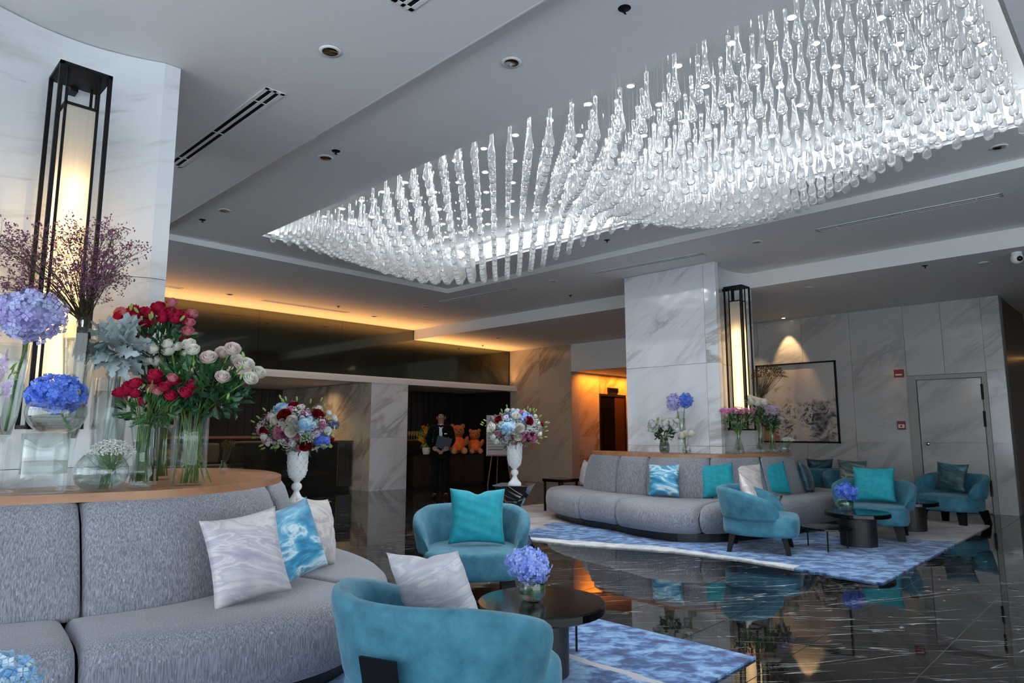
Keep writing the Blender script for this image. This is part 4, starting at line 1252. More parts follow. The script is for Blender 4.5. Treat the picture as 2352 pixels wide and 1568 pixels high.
# 1 tall flute with lavender hydrangea and stock, cut by the picture edge
vx, vy = .70, 4.40
trumpet = [(.060, 0), (.062, .006), (.02, .016), (.011, .03), (.011, .20), (.016, .24), (.014, .27), (.03, .30), (.048, .40), (.062, .52), (.074, .66), (.083, .78)]
vase('flute_vase', 'tall footed flute vase at the very edge holding lavender hydrangea', vx - .02, vy, ZLD, trumpet, .003, .70, solid=.29)
b = bouquet('large lavender blue hydrangea head with pale pink stock stems', vx - .02, vy, ZLD, name='hydrangea_bunch')
link('flower_head', hydrangea_mesh('hyd_lav', .165, 230, .046), b, (.125, -.07, .93))
stems(b, [((.0, 0, .32), (.10, -.02, .85))], .007)
fo = MB(); leaf_add(fo, (-.03, -.05, .82), (-.3, -.3, .05), (0, -.2, 1), .16, .09); fo.obj('leaf', 'leaf_d', b)
for k in range(16): bloom(b, 'lilac_small', (rng.normal(-.0, .035), -.09 + rng.normal(0, .02), .70 - k * .014 + .02), (rng.normal(), -1, .3), 1.3)
foliage(b, 14, (.02, -.06, .58), (.05, .04, .09), .05, .014, 'leaf_l')
# 2 cylinder with a fishbowl on top
vx, vy = .83, 4.22
vase('cylinder_vase', 'wide clear cylinder vase a third full of water, carrying a round bowl', vx, vy, ZLD, cyl(.108, .305), .004, .165)
bowl = [(.05, 0), (.085, .012), (.115, .04), (.135, .075), (.142, .105), (.138, .14), (.125, .165), (.11, .18)]
vase('fish_bowl', 'round glass bowl resting on top of the cylinder vase', vx + .035, vy, ZLD + .307, bowl, .003, .085)
b = bouquet('vivid blue hydrangea head floating in the raised glass bowl', vx + .03, vy, ZLD + .31, name='hydrangea_bloom')
link('flower_head', hydrangea_mesh('hyd_blue', .135, 190, .042, (1, 1, .74)), b, (0, 0, .205))
stems(b, [((.09, 0, .02), (.03, 0, .12))], .006)
# 3 tall flute with statice
vx, vy = 1.005, 4.33
vase('flute_vase', 'slender tall flute vase holding a cloud of mauve statice', vx - .035, vy, ZLD, [(.055, 0), (.056, .006), (.02, .014), (.010, .03), (.012, .20), (.022, .28), (.045, .38), (.064, .52), (.078, .70), (.088, .84), (.092, .92)], .003, .83, solid=.24)
b = bouquet('airy mauve statice spray rising from the slender flute vase', vx - .035, vy, ZLD, name='statice_spray')
st = MB(); fl_ = MB()
for k in range(95):
    a = rng.uniform(0, 2 * PI); rr = .36 * rng.uniform(.05, 1) ** .6
    e = np.array((rr * math.cos(a) * 1.0 - .01, rr * math.sin(a) * .45 - .10, rng.uniform(1.12, 1.50) - rr * .25)); e[1] -= max(0, -e[0]) * .6
    s0 = np.array((rng.normal(.01, .012), rng.normal(0, .012), .75)); s1 = np.array((rng.normal(.01, .012), rng.normal(0, .012), .93))
    mid = s1 * .5 + e * .5 + np.array((0, 0, .02)) - np.array((e[0], e[1], 0)) * .06
    st.tube([s0, s1, mid, e], (.0028, .0024, .0018, .001), 4, False)
    for q in range(6):
        o_ = e + rng.normal(0, 1, 3) * np.array((.05, .05, .045))
        st.tube([mid * .3 + e * .7, o_], (.0011, .0007), 3, False)
        for w in range(7):
            p = o_ + rng.normal(0, .014, 3)
            leaf_add(fl_, p, rng.normal(0, 1, 3) + np.array((0, 0, .5)), rng.normal(0, 1, 3), .016, .008)
tag(st.obj('stalks', 'stem_b', b, True), kind='stuff'); tag(fl_.obj('blossoms', 'statice', b), kind='stuff')
stems(b, [((.0 + rng.normal(0, .02), rng.normal(0, .015), .70 + rng.uniform(0, .05)), (rng.normal(0, .008), rng.normal(0, .008), .93)) for _ in range(16)], .003, 'leaf_d', 'bound_stems')
MB().lathe([(.022, .90), (.024, .93), (.022, .96)], 14, caps=False).obj('binding', 'chrome', b, True)
# 4 bubble bowl with baby's breath
vx, vy = 1.085, 4.17
vase('bubble_bowl', 'low bubble bowl with a little water at the ledge front', vx, vy, ZLD, [(.045, 0), (.085, .01), (.118, .04), (.133, .085), (.130, .125), (.115, .16), (.09, .19), (.07, .205)], .003, .085)
b = bouquet("tuft of white baby's breath standing in the bubble bowl", vx, vy, ZLD, name='gypsophila_tuft')
gyps(b, 800, (.06, -.02, .215), (.125, .11, .095), (.05, 0, .10), .0058, ns=90)
stems(b, [((.02 + rng.normal(0, .02), rng.normal(0, .012), .012), (.05, 0, .10)) for _ in range(12)], .0028, 'leaf')
# 5 waisted vase with red lisianthus
vx, vy = 1.30, 4.24
vase('waisted_vase', 'flared waisted glass vase with a lobed foot holding low red roses', vx, vy, ZLD, [(.055, 0), (.058, .008), (.045, .025), (.044, .045), (.062, .075), (.060, .10), (.046, .135), (.046, .20), (.055, .28), (.066, .345), (.07, .365)], .004, .26)
b = bouquet('bunch of small crimson and coral roses in the waisted vase', vx, vy, ZLD, name='red_rose_bunch')
pts5 = [(268, 931), (287, 918), (287, 900), (274, 909), (316, 899), (316, 920), (304, 933), (321, 937), (333, 893), (341, 908), (356, 880), (377, 889), (358, 914), (377, 904), (379, 924), (394, 910), (409, 916), (411, 897), (390, 883), (345, 887), (300, 915), (330, 925)]
pr5 = []
for k, (px, py) in enumerate(pts5):
    p = ((px - 322) / 386, rng.uniform(-.09, .06), (1116 - py) / 386)
    bloom(b, 'red_rose' if k % 3 else 'coral_rose', p, (p[0] * 4, -.5, 1), rng.uniform(.95, 1.2)); pr5.append(((rng.normal(0, .018), rng.normal(0, .018), .03), (p[0] * .9, p[1], p[2])))
for k in range(8): bloom(b, 'green_bud', (rng.uniform(-.12, .22), rng.uniform(-.1, 0), rng.uniform(.52, .62)), (rng.normal(0, .3), 0, 1), 1.1, 'bud')
stems(b, pr5, .0028, rim=(.36, .06))
foliage(b, 95, (.03, 0, .43), (.15, .10, .08), .06, .028, 'leaf')
# 6 tall cylinder with dusty miller
vx, vy = 1.165, 4.41
vase('cylinder_vase', 'tall crackled glass cylinder holding silver leaves', vx, vy, ZLD, cyl(.088, .62), .005, .55)
b = bouquet('silver grey dusty miller leaves spilling from the tall cylinder', vx, vy, ZLD, name='dusty_miller')
def lobed_leaf(L, w):
    mb = MB(); n = 9; up, lo = [], []
    cur = .22
    for i in range(n):
        v = i / (n - 1); ww = w * math.sin(PI * min(.97, v * .9 + .08)) * (1. if i % 2 else .42)
        z = -cur * L * v * v
        up.append((L * v, ww, z + .12 * ww)); lo.append((L * v, -ww, z + .12 * ww))
    mid = [(L * i / (n - 1), 0, -cur * L * (i / (n - 1)) ** 2) for i in range(n)]
    mb.grid(np.array([up, mid, lo]))
    return mb.mesh('leaf', 'dusty', True)
lobes = [lobed_leaf(.14, .045), lobed_leaf(.11, .042), lobed_leaf(.16, .048)]
for k in range(104):
    a = k * 2.4; el = rng.uniform(-.8, 1.25)
    if k > 84: a = -PI / 2 + rng.normal(0, .5); el = rng.uniform(-.3, .8)
    d = np.array((math.cos(a) * math.cos(el) * 1.1, math.sin(a) * math.cos(el) * .8, math.sin(el)))
    x_ = d / np.linalg.norm(d); z_ = np.cross(x_, (-math.sin(a), math.cos(a), 0)); z_ /= np.linalg.norm(z_)
    if z_[2] < 0: z_ = -z_
    y_ = np.cross(z_, x_)
    m = Matrix(np.stack([x_, y_, z_], 1).tolist()).to_4x4()
    o = link('leaf', lobes[k % 3], b)
    o.matrix_local = Matrix.Translation((.03 + d[0] * .06, d[1] * .06 - .03, .79 + d[2] * .07)) @ m @ Matrix.Rotation(rng.normal(0, .7), 4, 'X') @ Matrix.Rotation(rng.normal(0, .35), 4, 'Y')
stems(b, [((rng.normal(0, .03), rng.normal(0, .03), .05), (.04 + rng.normal(0, .03), rng.normal(0, .03), .76)) for _ in range(12)], .003, 'dusty')
# 7 cylinder with cream and blush roses
vx, vy = 1.56, 4.22
vase('cylinder_vase', 'clear cylinder vase of cream and blush roses at the ledge bend', vx, vy, ZLD, cyl(.098, .415), .004, .15)
b = bouquet('loose bunch of cream and blush roses with deep green leaves', vx, vy, ZLD, name='cream_rose_bunch')
pr7 = []
P7 = [(486, 826, 'blush_rose'), (474, 843, 'blush_rose'), (522, 822, 'blush_rose'), (532, 853, 'blush_rose'), (509, 885, 'blush_rose'), (551, 853, 'white_rose'), (566, 870, 'white_rose'), (566, 887, 'white_rose'), (517, 841, 'white_rose'), (432, 813, 'white_rose'), (448, 826, 'white_rose'), (388, 824, 'white_rose'), (406, 814, 'bud_rose'), (388, 809, 'bud_rose'), (360, 822, 'bud_rose'), (356, 845, 'white_rose'), (340, 845, 'bud_rose'), (459, 843, 'bud_rose'), (420, 830, 'bud_rose')]
for k, (px, py, kd) in enumerate(P7):
    p = ((px - 432) / 371, rng.uniform(-.12, .05), (1113 - py) / 371)
    bloom(b, kd, p, (p[0] * 3, -1.0, 1.0), rng.uniform(1.0, 1.15)); pr7.append(((rng.normal(0, .05), rng.normal(0, .05), .012), (p[0] * .95, p[1], p[2])))
stems(b, pr7, .0042, rim=(.41, .085))
foliage(b, 300, (.03, 0, .60), (.22, .15, .15), .072, .042, 'leaf')
foliage(b, 140, (.12, 0, .54), (.20, .13, .12), .072, .042, 'leaf_d')
for k in range(10): bloom(b, 'green_bud', (rng.uniform(-.25, .35), -.1, rng.uniform(.5, .8)), (rng.normal(0, .4), 0, 1), 1.2, 'bud')
# 8 taller red roses behind
vx, vy = 1.40, 4.43
vase('cylinder_vase', 'slim glass vase behind the cream roses, of tall red stems', vx, vy, ZLD, cyl(.05, .50), .004, .22)
b = bouquet('tall bunch of deep red roses rising behind the silver leaves', vx, vy, ZLD, name='red_rose_bunch')
P8 = [(254, 721), (276, 728), (285, 744), (295, 722), (315, 725), (306, 755), (325, 751), (333, 732), (346, 715), (350, 751), (367, 744), (371, 725), (387, 728), (415, 728), (419, 771), (425, 751), (381, 705), (411, 793), (327, 790), (410, 744), (268, 735), (300, 738), (395, 745), (360, 730)]
pr8 = []
for k, (px, py) in enumerate(P8):
    p = ((px - 345) / 372, rng.uniform(-.06, .05), (1108 - py) / 372)
    bloom(b, 'coral_rose' if k in (0, 1, 13, 15, 16, 14) else 'red_rose', p, (p[0] * 2, -.7, 1), rng.uniform(1.0, 1.3)); pr8.append(((rng.normal(0, .025), rng.normal(0, .025), .02), p))
stems(b, pr8, .0032, 'leaf', rim=(.5, .04))
foliage(b, 170, (.02, -.04, .84), (.20, .08, .13), .075, .032, 'leaf_d')
foliage(b, 60, (.03, 0, .62), (.09, .07, .14), .07, .03, 'leaf_d')
for k in range(8): bloom(b, 'green_bud', (rng.uniform(-.25, .2), -.08, rng.uniform(.9, 1.08)), (rng.normal(0, .4), 0, 1), 1.4, 'bud')
vase('bottle_vase', 'tall greenish vase of bare stems just behind the cream rose cylinder', 1.62, 4.86, ZLD, cyl(.06, .36), .004, .2)
b = bouquet('pale green stems standing in the vase behind the cream roses', 1.62, 4.86, ZLD, name='green_stems')
stems(b, [((rng.normal(0, .02), rng.normal(0, .02), .02), (rng.normal(0, .03), rng.normal(0, .03), .5)) for _ in range(14)], .004)
b = bouquet('dried tuft of small brown blossoms low behind the cream roses', 2.14, 5.05, ZLD, name='dried_tuft')
gyps(b, 160, (.0, 0, .22), (.06, .05, .07), (-.03, 0, .06), .005, 'brownfl', 'stem_b', 40)
vase('bud_vase', 'small bud vase of dried blossoms hidden behind the cream roses', 2.12, 5.07, ZLD, [(.022, 0), (.028, .02), (.03, .05), (.015, .08), (.017, .10)], .003)

# ------------------------------------------------------------------ far ledge vases
def R_(x, y): return x, y
k_ = 160.
vase('leaf_goblet', 'leaf lined goblet vase of white lisianthus on the far ledge', 8.50, 5.20, ZLD, [(.05, 0), (.06, .01), (.075, .05), (.078, .10), (.065, .15), (.055, .20), (.06, .23)], .004, .16)
b = bouquet('white lisianthus with dark leaves in the leaf lined goblet', 8.50, 5.20, ZLD, name='white_bunch')
pp = []
for k in range(26):
    p = (rng.uniform(-.18, .18), rng.uniform(-.1, .1), rng.uniform(.30, .45)); bloom(b, 'lis_white', p, (p[0] * 4, -.5, 1), rng.uniform(1.2, 1.5)); pp.append(((p[0] * .1, p[1] * .1, .03), p))
stems(b, pp, .003, rim=(.22, .045)); foliage(b, 90, (0, 0, .27), (.13, .09, .08), .06, .032, 'leaf_d')
for k in range(6): bloom(b, 'green_bud', (rng.uniform(-.15, .22), -.05, rng.uniform(.42, .50)), None, 1.6, 'bud')
lw = MB()
for k in range(7): lw.lathe([(.068, .03 + k * .017), (.070, .038 + k * .017)], 20, caps=False)
tag(lw.obj('leaf_lining', 'leaf', b), kind='stuff')
vase('cylinder_vase', 'tall frosted cylinder vase before the far column', 8.68, 5.02, ZLD, cyl(.062, .60), .004, .5)
b = bouquet('pair of blue hydrangea heads, one pale and one vivid, above the frosted cylinder', 8.68, 5.02, ZLD, name='hydrangea_pair')
link('flower_head', hydrangea_mesh('hyd_lav', .115, 150, .034, (.9, 1, 1.1)), b, (-.10, 0, .74)); link('flower_head', hydrangea_mesh('hyd_blue', .11, 150, .034, (.95, 1, 1.0)), b, (.065, -.03, .755))
stems(b, [((0, 0, .3), (-.06, 0, .68)), ((.01, 0, .3), (.05, -.02, .68))], .006)
vase('small_bowl', 'small glass bowl of white roses beside the frosted cylinder', 8.42, 4.80, ZLD, [(.03, 0), (.05, .01), (.062, .04), (.06, .08), (.055, .10)], .003, .06)
b = bouquet('four full white roses in the small bowl before the column', 8.42, 4.80, ZLD, name='white_rose_bunch')
for dx in (-.06, .0, .05, .02): bloom(b, 'big_white', (dx, rng.uniform(-.04, .04), .23 + rng.uniform(-.01, .015)), (dx * 5, -.4, 1), .95)
stems(b, [((rng.normal(0, .01), rng.normal(0, .01), .02), (rng.uniform(-.06, .06), 0, .23)) for _ in range(7)], .003)
bottle = [(.07, 0), (.075, .01), (.07, .06), (.05, .13), (.03, .20), (.026, .26), (.035, .33), (.05, .40), (.055, .43)]
for (x, y, lb, lb2, kd, nb, zc, spread, fm) in ((9.02, 4.32, 'green tinted bottle vase of pink blossoms under the far lantern', 'flat topped bunch of small magenta pink blossoms under the far lantern', 'magenta_daisy', 70, .60, .24, 'leaf_d'),
                                      (9.50, 4.22, 'clear bottle vase of cream roses between pink and lilac bunches', 'cream roses over dark leaves between the pink and lilac bunches', 'white_rose', 13, .66, .17, 'leaf_d'),
                                      (9.72, 4.14, 'clear bottle vase of lilac blossoms in front of the painting', 'drooping lilac blossoms in front of the painting', 'lilac_small', 60, .58, .15, 'leaf_d')):
    vase('bottle_vase', lb, x, y, ZLD, bottle, .003, .14)
    b = bouquet(lb2, x, y, ZLD, name='mixed_bunch')
    pp = []
    for k in range(nb):
        p = (rng.uniform(-1, 1) * spread, rng.uniform(-.1, .1), zc + rng.normal(0, .022) + (.03 if kd == 'white_rose' else 0))
        if kd == 'lilac_small': p = (rng.uniform(-.8, 1) * spread, p[1], zc + rng.uniform(-.12, .10))
        bloom(b, kd, p, (p[0] * 3, -.6, 1), rng.uniform(1., 1.4) * (1.55 if kd != 'white_rose' else 1.35))
        if k < 26: pp.append(((rng.normal(0, .01), rng.normal(0, .01), .03), p))
    stems(b, pp, .0028, rim=(.26, .02)); foliage(b, 120, (0, 0, zc - .14), (spread * .75, .09, .11), .06, .03, fm)
vase('flute_vase', 'tall clear flute vase of dried grass behind the cream roses', 9.86, 4.36, ZLD, [(.05, 0), (.05, .006), (.03, .02), (.032, .3), (.045, .6), (.06, .86)], .003)
b = bouquet('large olive brown dried spray against the painting', 9.86, 4.36, ZLD, name='dried_spray')
gyps(b, 800, (.16, 0, 1.17), (.28, .2, .24), (.0, 0, .80), .009, 'brownfl', 'stem_b', 170)
stems(b, [((0, 0, .5), (rng.normal(.02, .03), 0, .95)) for _ in range(14)], .004, 'leaf_d')
vase('bubble_bowl', 'tiny bubble bowl at the far ledge end', 9.74, 3.98, ZLD, [(.03, 0), (.06, .01), (.085, .04), (.09, .07), (.08, .11), (.06, .135)], .003, .05)
b = bouquet("little tuft of baby's breath at the far ledge end", 9.74, 3.98, ZLD, name='gypsophila_tuft')
gyps(b, 190, (.05, -.02, .19), (.10, .08, .07), (.03, 0, .08), .008, ns=30)

# ------------------------------------------------------------------ coffee table vases
def globe(x, y, z, r, mat, lab1, lab2, hr, off=(0, 0), leafband=True):
    v = vase('globe_vase', lab1, x, y, z, [(r * .45, 0), (r * .75, r * .10), (r * .96, r * .45), (r, r * .8), (r * .93, r * 1.2), (r * .78, r * 1.55), (r * .70, r * 1.65)], .003, r * .75)
    if leafband:
        mb = MB(); n = 40
        P = [[(r * .93 * math.cos(2 * PI * i / n), r * .93 * math.sin(2 * PI * i / n), r * (.72 + .22 * math.sin(2 * PI * i / n + 1) + w)) for w in (0, .32)] for i in range(n)]
        mb.grid(np.array(P), closed_u=True).obj('leaf_band', 'leaf', v, True)
    b = bouquet(lab2, x, y, z, name='hydrangea_bloom')
    link('flower_head', hydrangea_mesh(mat, hr, 170, hr * .31, (1.06, 1, .82)), b, (off[0], off[1], r * 1.5 + hr * .62), (0, R(14), 0))
    stems(b, [((.01, 0, .01), (off[0], off[1], r * 1.6))], .005)
globe(2.90, 2.66, .40, .078, 'hyd_peri', 'round glass globe vase with a green leaf band on the foreground table', 'periwinkle hydrangea head in the globe vase on the foreground table', .118, (-.02, 0))
globe(8.72, 2.86, .40, .095, 'hyd_blue', 'leaf lined globe vase on the far round table', 'blue hydrangea head on the far round table', .125, (.03, 0))
globe(.445, 2.60, .40, .075, 'hyd_sky', 'globe vase on the table at the lower picture corner', 'sky blue hydrangea head cut by the lower picture corner', .115, (-.015, 0), False)

# ------------------------------------------------------------------ white beaded urns with grand bouquets
UR = [(.075, 0), (.077, .012), (.070, .022), (.062, .03), (.045, .05), (.030, .075), (.024, .095), (.026, .10), (.042, .115), (.046, .135), (.040, .155), (.024, .168), (.03, .178), (.052, .20), (.070, .225), (.080, .26), (.085, .32), (.087, .40), (.088, .47), (.088, .48), (.080, .48), (.078, .40), (.05, .22), (.0005, .21)]
bead = MB().ell((0, 0, 0), (.0055,) * 3, 6, 4)
def urn(x, y, z, label):
    t = thing('beaded_urn', label, 'vase', (x, y, z + .0005), VR, 'white beaded urns')
    MB().lathe(UR, 40, caps=False).obj('body', 'ceramic', t, True)
    mb = MB(); lat = MB()
    rr = lambda zz: np.interp(zz, [q[1] for q in UR[:19]], [q[0] for q in UR[:19]])
    for row in range(7):
        zz = .235 + row * .036
        for k in range(10):
            a = 2 * PI * (k + .5 * (row % 2)) / 10; r0 = rr(zz) + .002
            mb.add(bead.v[0] + np.array((r0 * math.cos(a), r0 * math.sin(a), zz)), bead.f)
            if row < 6:
                for s_ in (-1, 1):
                    a2 = a + s_ * PI / 10; z2 = zz + .036; r2 = rr(z2) + .002
                    lat.tube([(r0 * math.cos(a), r0 * math.sin(a), zz), (r2 * math.cos(a2), r2 * math.sin(a2), z2)], .0016, 4, False)
    for k in range(44):
        a = 2 * PI * k / 44
        mb.add(bead.v[0] * .5 + np.array((.066 * math.cos(a), .066 * math.sin(a), .027)), bead.f)
        mb.add(bead.v[0] * .7 + np.array(((rr(.215) + .003) * math.cos(a), (rr(.215) + .003) * math.sin(a), .215)), bead.f)
    tag(mb.obj('beads', 'bead', t, True), 'rows of tiny pearl beads', kind='stuff'); tag(lat.obj('lattice', 'ceramic', t), kind='stuff')
def grand(x, y, z, label, items, seed):
    b = bouquet(label, x, y, z, name='grand_bouquet', group='grand urn bouquets')
    cen = np.array((0, 0, .64)); rad = np.array((.33, .30, .215))
    def at(rx, uz, k=1.):
        q = rx * rx + uz * uz
        if q > .96: s_ = math.sqrt(.96 / q); rx, uz = rx * s_, uz * s_
        d = np.array((rx, -math.sqrt(max(.02, 1 - rx * rx - uz * uz)), uz))
        return cen + d * rad * k, d
    r_ = np.random.default_rng(seed)
    for kind, rx, uz, s_ in items:
        p, d = at(rx, uz, .97)
        if kind.startswith('hyd'): link('flower_head', hydrangea_mesh(kind, .085 * s_, 95, .026, (1, 1, .85)), b, p - d * .02)
        elif kind == 'gyp': gyps(b, 120, p - d * .015, (.062 * s_, .05, .055 * s_), p - d * .12, .006, ns=16, full=True)
        else: bloom(b, kind, p - d * (.02 if 'rose' in kind or 'bloom' in kind else 0), d, s_)
    for k in range(110):                       # sides, back and gaps
        d = r_.normal(0, 1, 3); d /= np.linalg.norm(d)
        if d[2] < -.75: continue
        if d[1] < -.35 and k % 2: continue
        kd = random.choice(['lis_white', 'pink_rose', 'lilac_daisy', 'plum_daisy', 'orchid', 'green_bud', 'dk_bloom', 'orchid', 'bud_rose'])
        bloom(b, kd, cen + d * rad * .93, d, .6 if kd == 'dk_bloom' else r_.uniform(.75, 1.05))
    for k in range(26):
        a = r_.uniform(0, 2 * PI); p, d = at(math.cos(a) * .97, math.sin(a) * .97 if math.sin(a) > -.7 else -.6, 1.12)
        bloom(b, 'green_bud', p + r_.normal(0, .015, 3), d + np.array((0, 0, .3)), 1.3, 'bud')
    gyps(b, 520, cen, rad * 1.02, cen - np.array((0, 0, .12)), .0058, ns=60, full=True)
    foliage(b, 330, cen - np.array((0, 0, .01)), rad * .93, .06, .028, plain('bouquet_leaf%d' % seed, (.10, .13, .09), .7, var=.5, scale=12.), .1)
    stems(b, [((r_.normal(0, .02), r_.normal(0, .02), .25), (r_.normal(0, .06), r_.normal(0, .06), .56)) for _ in range(14)], .004)
itL = [('hyd_sky', .43, .15, 1.25), ('hyd_sky', -.36, .80, .9), ('hyd_blue', .77, -.55, .8), ('dk_bloom', -.11, .44, 1.15), ('dk_bloom', .63, .5, 1.0), ('dk_bloom', .37, -.66, 1.0), ('dk_bloom', -.70, -.15, .9), ('dk_bloom', -.05, .9, .8),
       ('white_rose', .09, .26, 1.25), ('white_rose', .09, -.12, 1.3), ('white_rose', .18, -.05, 1.0), ('bud_rose', -.52, .41, 1.3), ('bud_rose', -.39, .26, 1.3), ('bud_rose', -.32, .43, 1.2), ('bud_rose', .6, .74, 1.2), ('gyp', .18, .65, 1.2), ('gyp', .43, -.35, 1.2), ('gyp', -.05, -.73, 1.1), ('gyp', -.90, .06, 1.), ('gyp', .75, .25, .9), ('gyp', -.6, .62, .8),
       ('pink_rose', -.25, -.12, 1.2), ('pink_rose', -.28, -.28, 1.1), ('pink_rose', -.04, .73, 1.0), ('pink_rose', .41, .53, 1.0), ('pink_rose', .78, .12, 1.0), ('pink_rose', -.85, -.5, 1.1), ('pink_rose', .18, -.79, 1.0), ('pink_rose', .2, -.37, .8), ('plum_daisy', -.09, -.2, 1.3), ('plum_daisy', -.15, -.3, 1.0),
       ('lilac_daisy', .1, -.44, 1.1), ('lilac_daisy', -.39, -.65, 1.2), ('lilac_daisy', .68, -.23, 1.1), ('lilac_daisy', -.77, .26, 1.1), ('lilac_daisy', -.23, .85, 1.0), ('orchid', -.64, -.41, 1.2), ('orchid', -.55, -.5, 1.2), ('orchid', -.25, -.55, 1.1), ('orchid', -.12, .1, 1.0), ('orchid', -.2, -.45, 1.2), ('orchid', .5, -.85, 1.2), ('orchid', .62, -.8, 1.0), ('lis_white', -.65, -.3, 1.1), ('lis_white', .85, -.1, 1.1), ('plum_daisy', .0, -.5, 1.0), ('plum_daisy', .6, -.15, .9)]
itR = [('hyd_sky', -.24, .08, 1.35), ('hyd_peri', .41, .62, 1.0), ('hyd_sky', .02, .88, .7), ('dk_bloom', .46, .39, 1.1), ('dk_bloom', -.56, .47, .9), ('dk_bloom', .1, .78, .6), ('white_rose', .17, .03, 1.4), ('white_rose', .02, -.11, 1.2), ('white_rose', .11, -.39, 1.3), ('white_rose', .04, .64, 1.3), ('white_rose', -.76, .06, 1.5), ('lis_white', -.7, -.4, 1.2), ('lis_white', -.6, -.6, 1.2),
       ('gyp', .24, .44, 1.2), ('gyp', .8, .11, 1.2), ('gyp', .65, -.1, 1.1), ('gyp', -.17, -.67, 1.1), ('gyp', .35, -.03, 1.0), ('gyp', -.5, .25, .8), ('gyp', .75, .4, 1.0), ('pink_rose', .52, -.42, 1.1), ('pink_rose', .67, -.60, 1.1), ('pink_rose', .66, -.40, 1.0), ('pink_rose', -.02, -.72, 1.1), ('pink_rose', -.56, -.28, 1.0), ('pink_rose', .26, .90, 1.0), ('lilac_daisy', -.37, -.67, 1.2), ('lilac_daisy', -.28, -.5, 1.2), ('lilac_daisy', .59, -.22, 1.2),
       ('lilac_daisy', -.3, .65, 1.1), ('lilac_daisy', .7, .2, .8), ('plum_daisy', .37, -.39, 1.3), ('plum_daisy', .45, -.3, 1.1), ('plum_daisy', -.05, -.45, 1.0), ('orchid', -.55, -.75, 1.2), ('orchid', .85, -.3, 1.0), ('orchid', .5, .1, 1.0), ('orchid', .6, .05, 1.0), ('bud_rose', .35, .9, 1.1), ('bud_rose', -.9, .05, 1.0)]
urn(2.94, 5.48, .736, 'white beaded urn with a grand bouquet, standing behind the near sofa')
grand(2.94, 5.48, .736, 'grand mixed bouquet of roses and hydrangea behind the near sofa', itL, 1)
urn(5.70, 5.50, .736, 'white beaded urn on the mirrored table in mid room')
grand(5.70, 5.50, .736, 'grand mixed bouquet with pale blue hydrangea on the mirrored table in mid room', itR, 2)
# ------------------------------------------------------------------ painting, alarms
pt = thing('painting', 'large abstract ink painting in a black frame on the marble wall', 'painting', (13.50, 4.46, 1.15))
cv = MB().box(-.02, -.012, 0, 1, 0, 1).obj('canvas', artmat(), pt); cv.scale = (1, 1.52, 1.52)
for (a, b_, c, d) in ((-.03, 0, -.03, 1.55), (1.52, 1.55, -.03, 1.55), (-.03, 1.55, -.03, 0), (-.03, 1.55, 1.52, 1.55)):
    MB().box(-.04, 0, a, b_, c, d).obj('frame_bar', 'black_metal', pt)
al = thing('alarm_sounder', 'red wall sounder above the fire call point', 'alarm', (13.50, 3.36, 2.38))
MB().prism([(-.035, -.075), (0, -.08), (0, .08), (-.035, .075)], -.07, .07).obj('housing', 'red', al)
MB().box(-.04, -.035, -.055, .055, -.035, -.012).obj('strobe_window', 'white', al)
cp = thing('call_point', 'red and white fire call point beside the marble door', 'alarm', (13.50, 3.38, 1.45))
MB().box(-.03, 0, -.065, .065, -.075, .075).obj('housing', 'red', cp)
MB().box(-.034, -.03, -.05, .05, -.045, .02).obj('face_plate', 'offwhite', cp)
MB().lathe([(.018, 0), (.018, .006), (.0, .008)], 14, caps=False).obj('button', 'red', cp, loc=(-.034, 0, -.012), rot=(0, R(-90), 0))

# ------------------------------------------------------------------ reception counter and bench (left alcove)
rc_ = thing('reception_counter', 'smoked glass reception counter beside the marble pier', 'counter', (7.55, 13.6, 0))
MB().box(-1.45, 1.10, 0, .62, .1, 1.10).obj('body', 'smoke_glass', rc_)
MB().box(-1.50, 1.12, -.02, .64, 1.10, 1.13).obj('counter_top', 'brown_wood', rc_)
MB().box(-1.42, 1.08, .05, .6, 0, .1).obj('plinth', 'plinth', rc_)
MB().box(.72, .735, -.004, 0, .1, 1.10).obj('panel_joint', 'gold', rc_)
bn = thing('bench', 'marble bench with olive back cushions in the reception alcove', 'bench', (4.75, 14.6, 0))
MB().box(-2.6, 1.55, 0, .9, .10, .56).obj('marble_base', 'marble_g', bn)
MB().box(-2.55, 1.5, .05, .85, 0, .1).obj('plinth', 'plinth', bn)
MB().box(-2.6, 1.55, .05, .9, .56, .62).obj('seat_pad', 'olive', bn)
for k in range(4): soften(MB().box(-2.55 + k * 1.03, -1.55 + k * 1.03, .68, .9, .63, 1.08).obj('back_cushion', 'olive', bn), .04, 3)
pillow('olive', 5.62, 15.05, .82, (-.4, -1), 12, 0, 'olive cushion on the marble bench in the reception', .44, .40, .14, 31)
def small_thing(): pass
fr_ = thing('photo_frame', 'small black framed gold card on the reception counter', 'frame', (7.30, 13.72, 1.131), R(10))
MB().box(-.13, .13, -.01, .01, 0, .25).obj('frame', 'black_metal', fr_); MB().box(-.11, .11, -.014, -.009, .02, .23).obj('card', plain('ochre_card', (.35, .22, .03), .5), fr_)
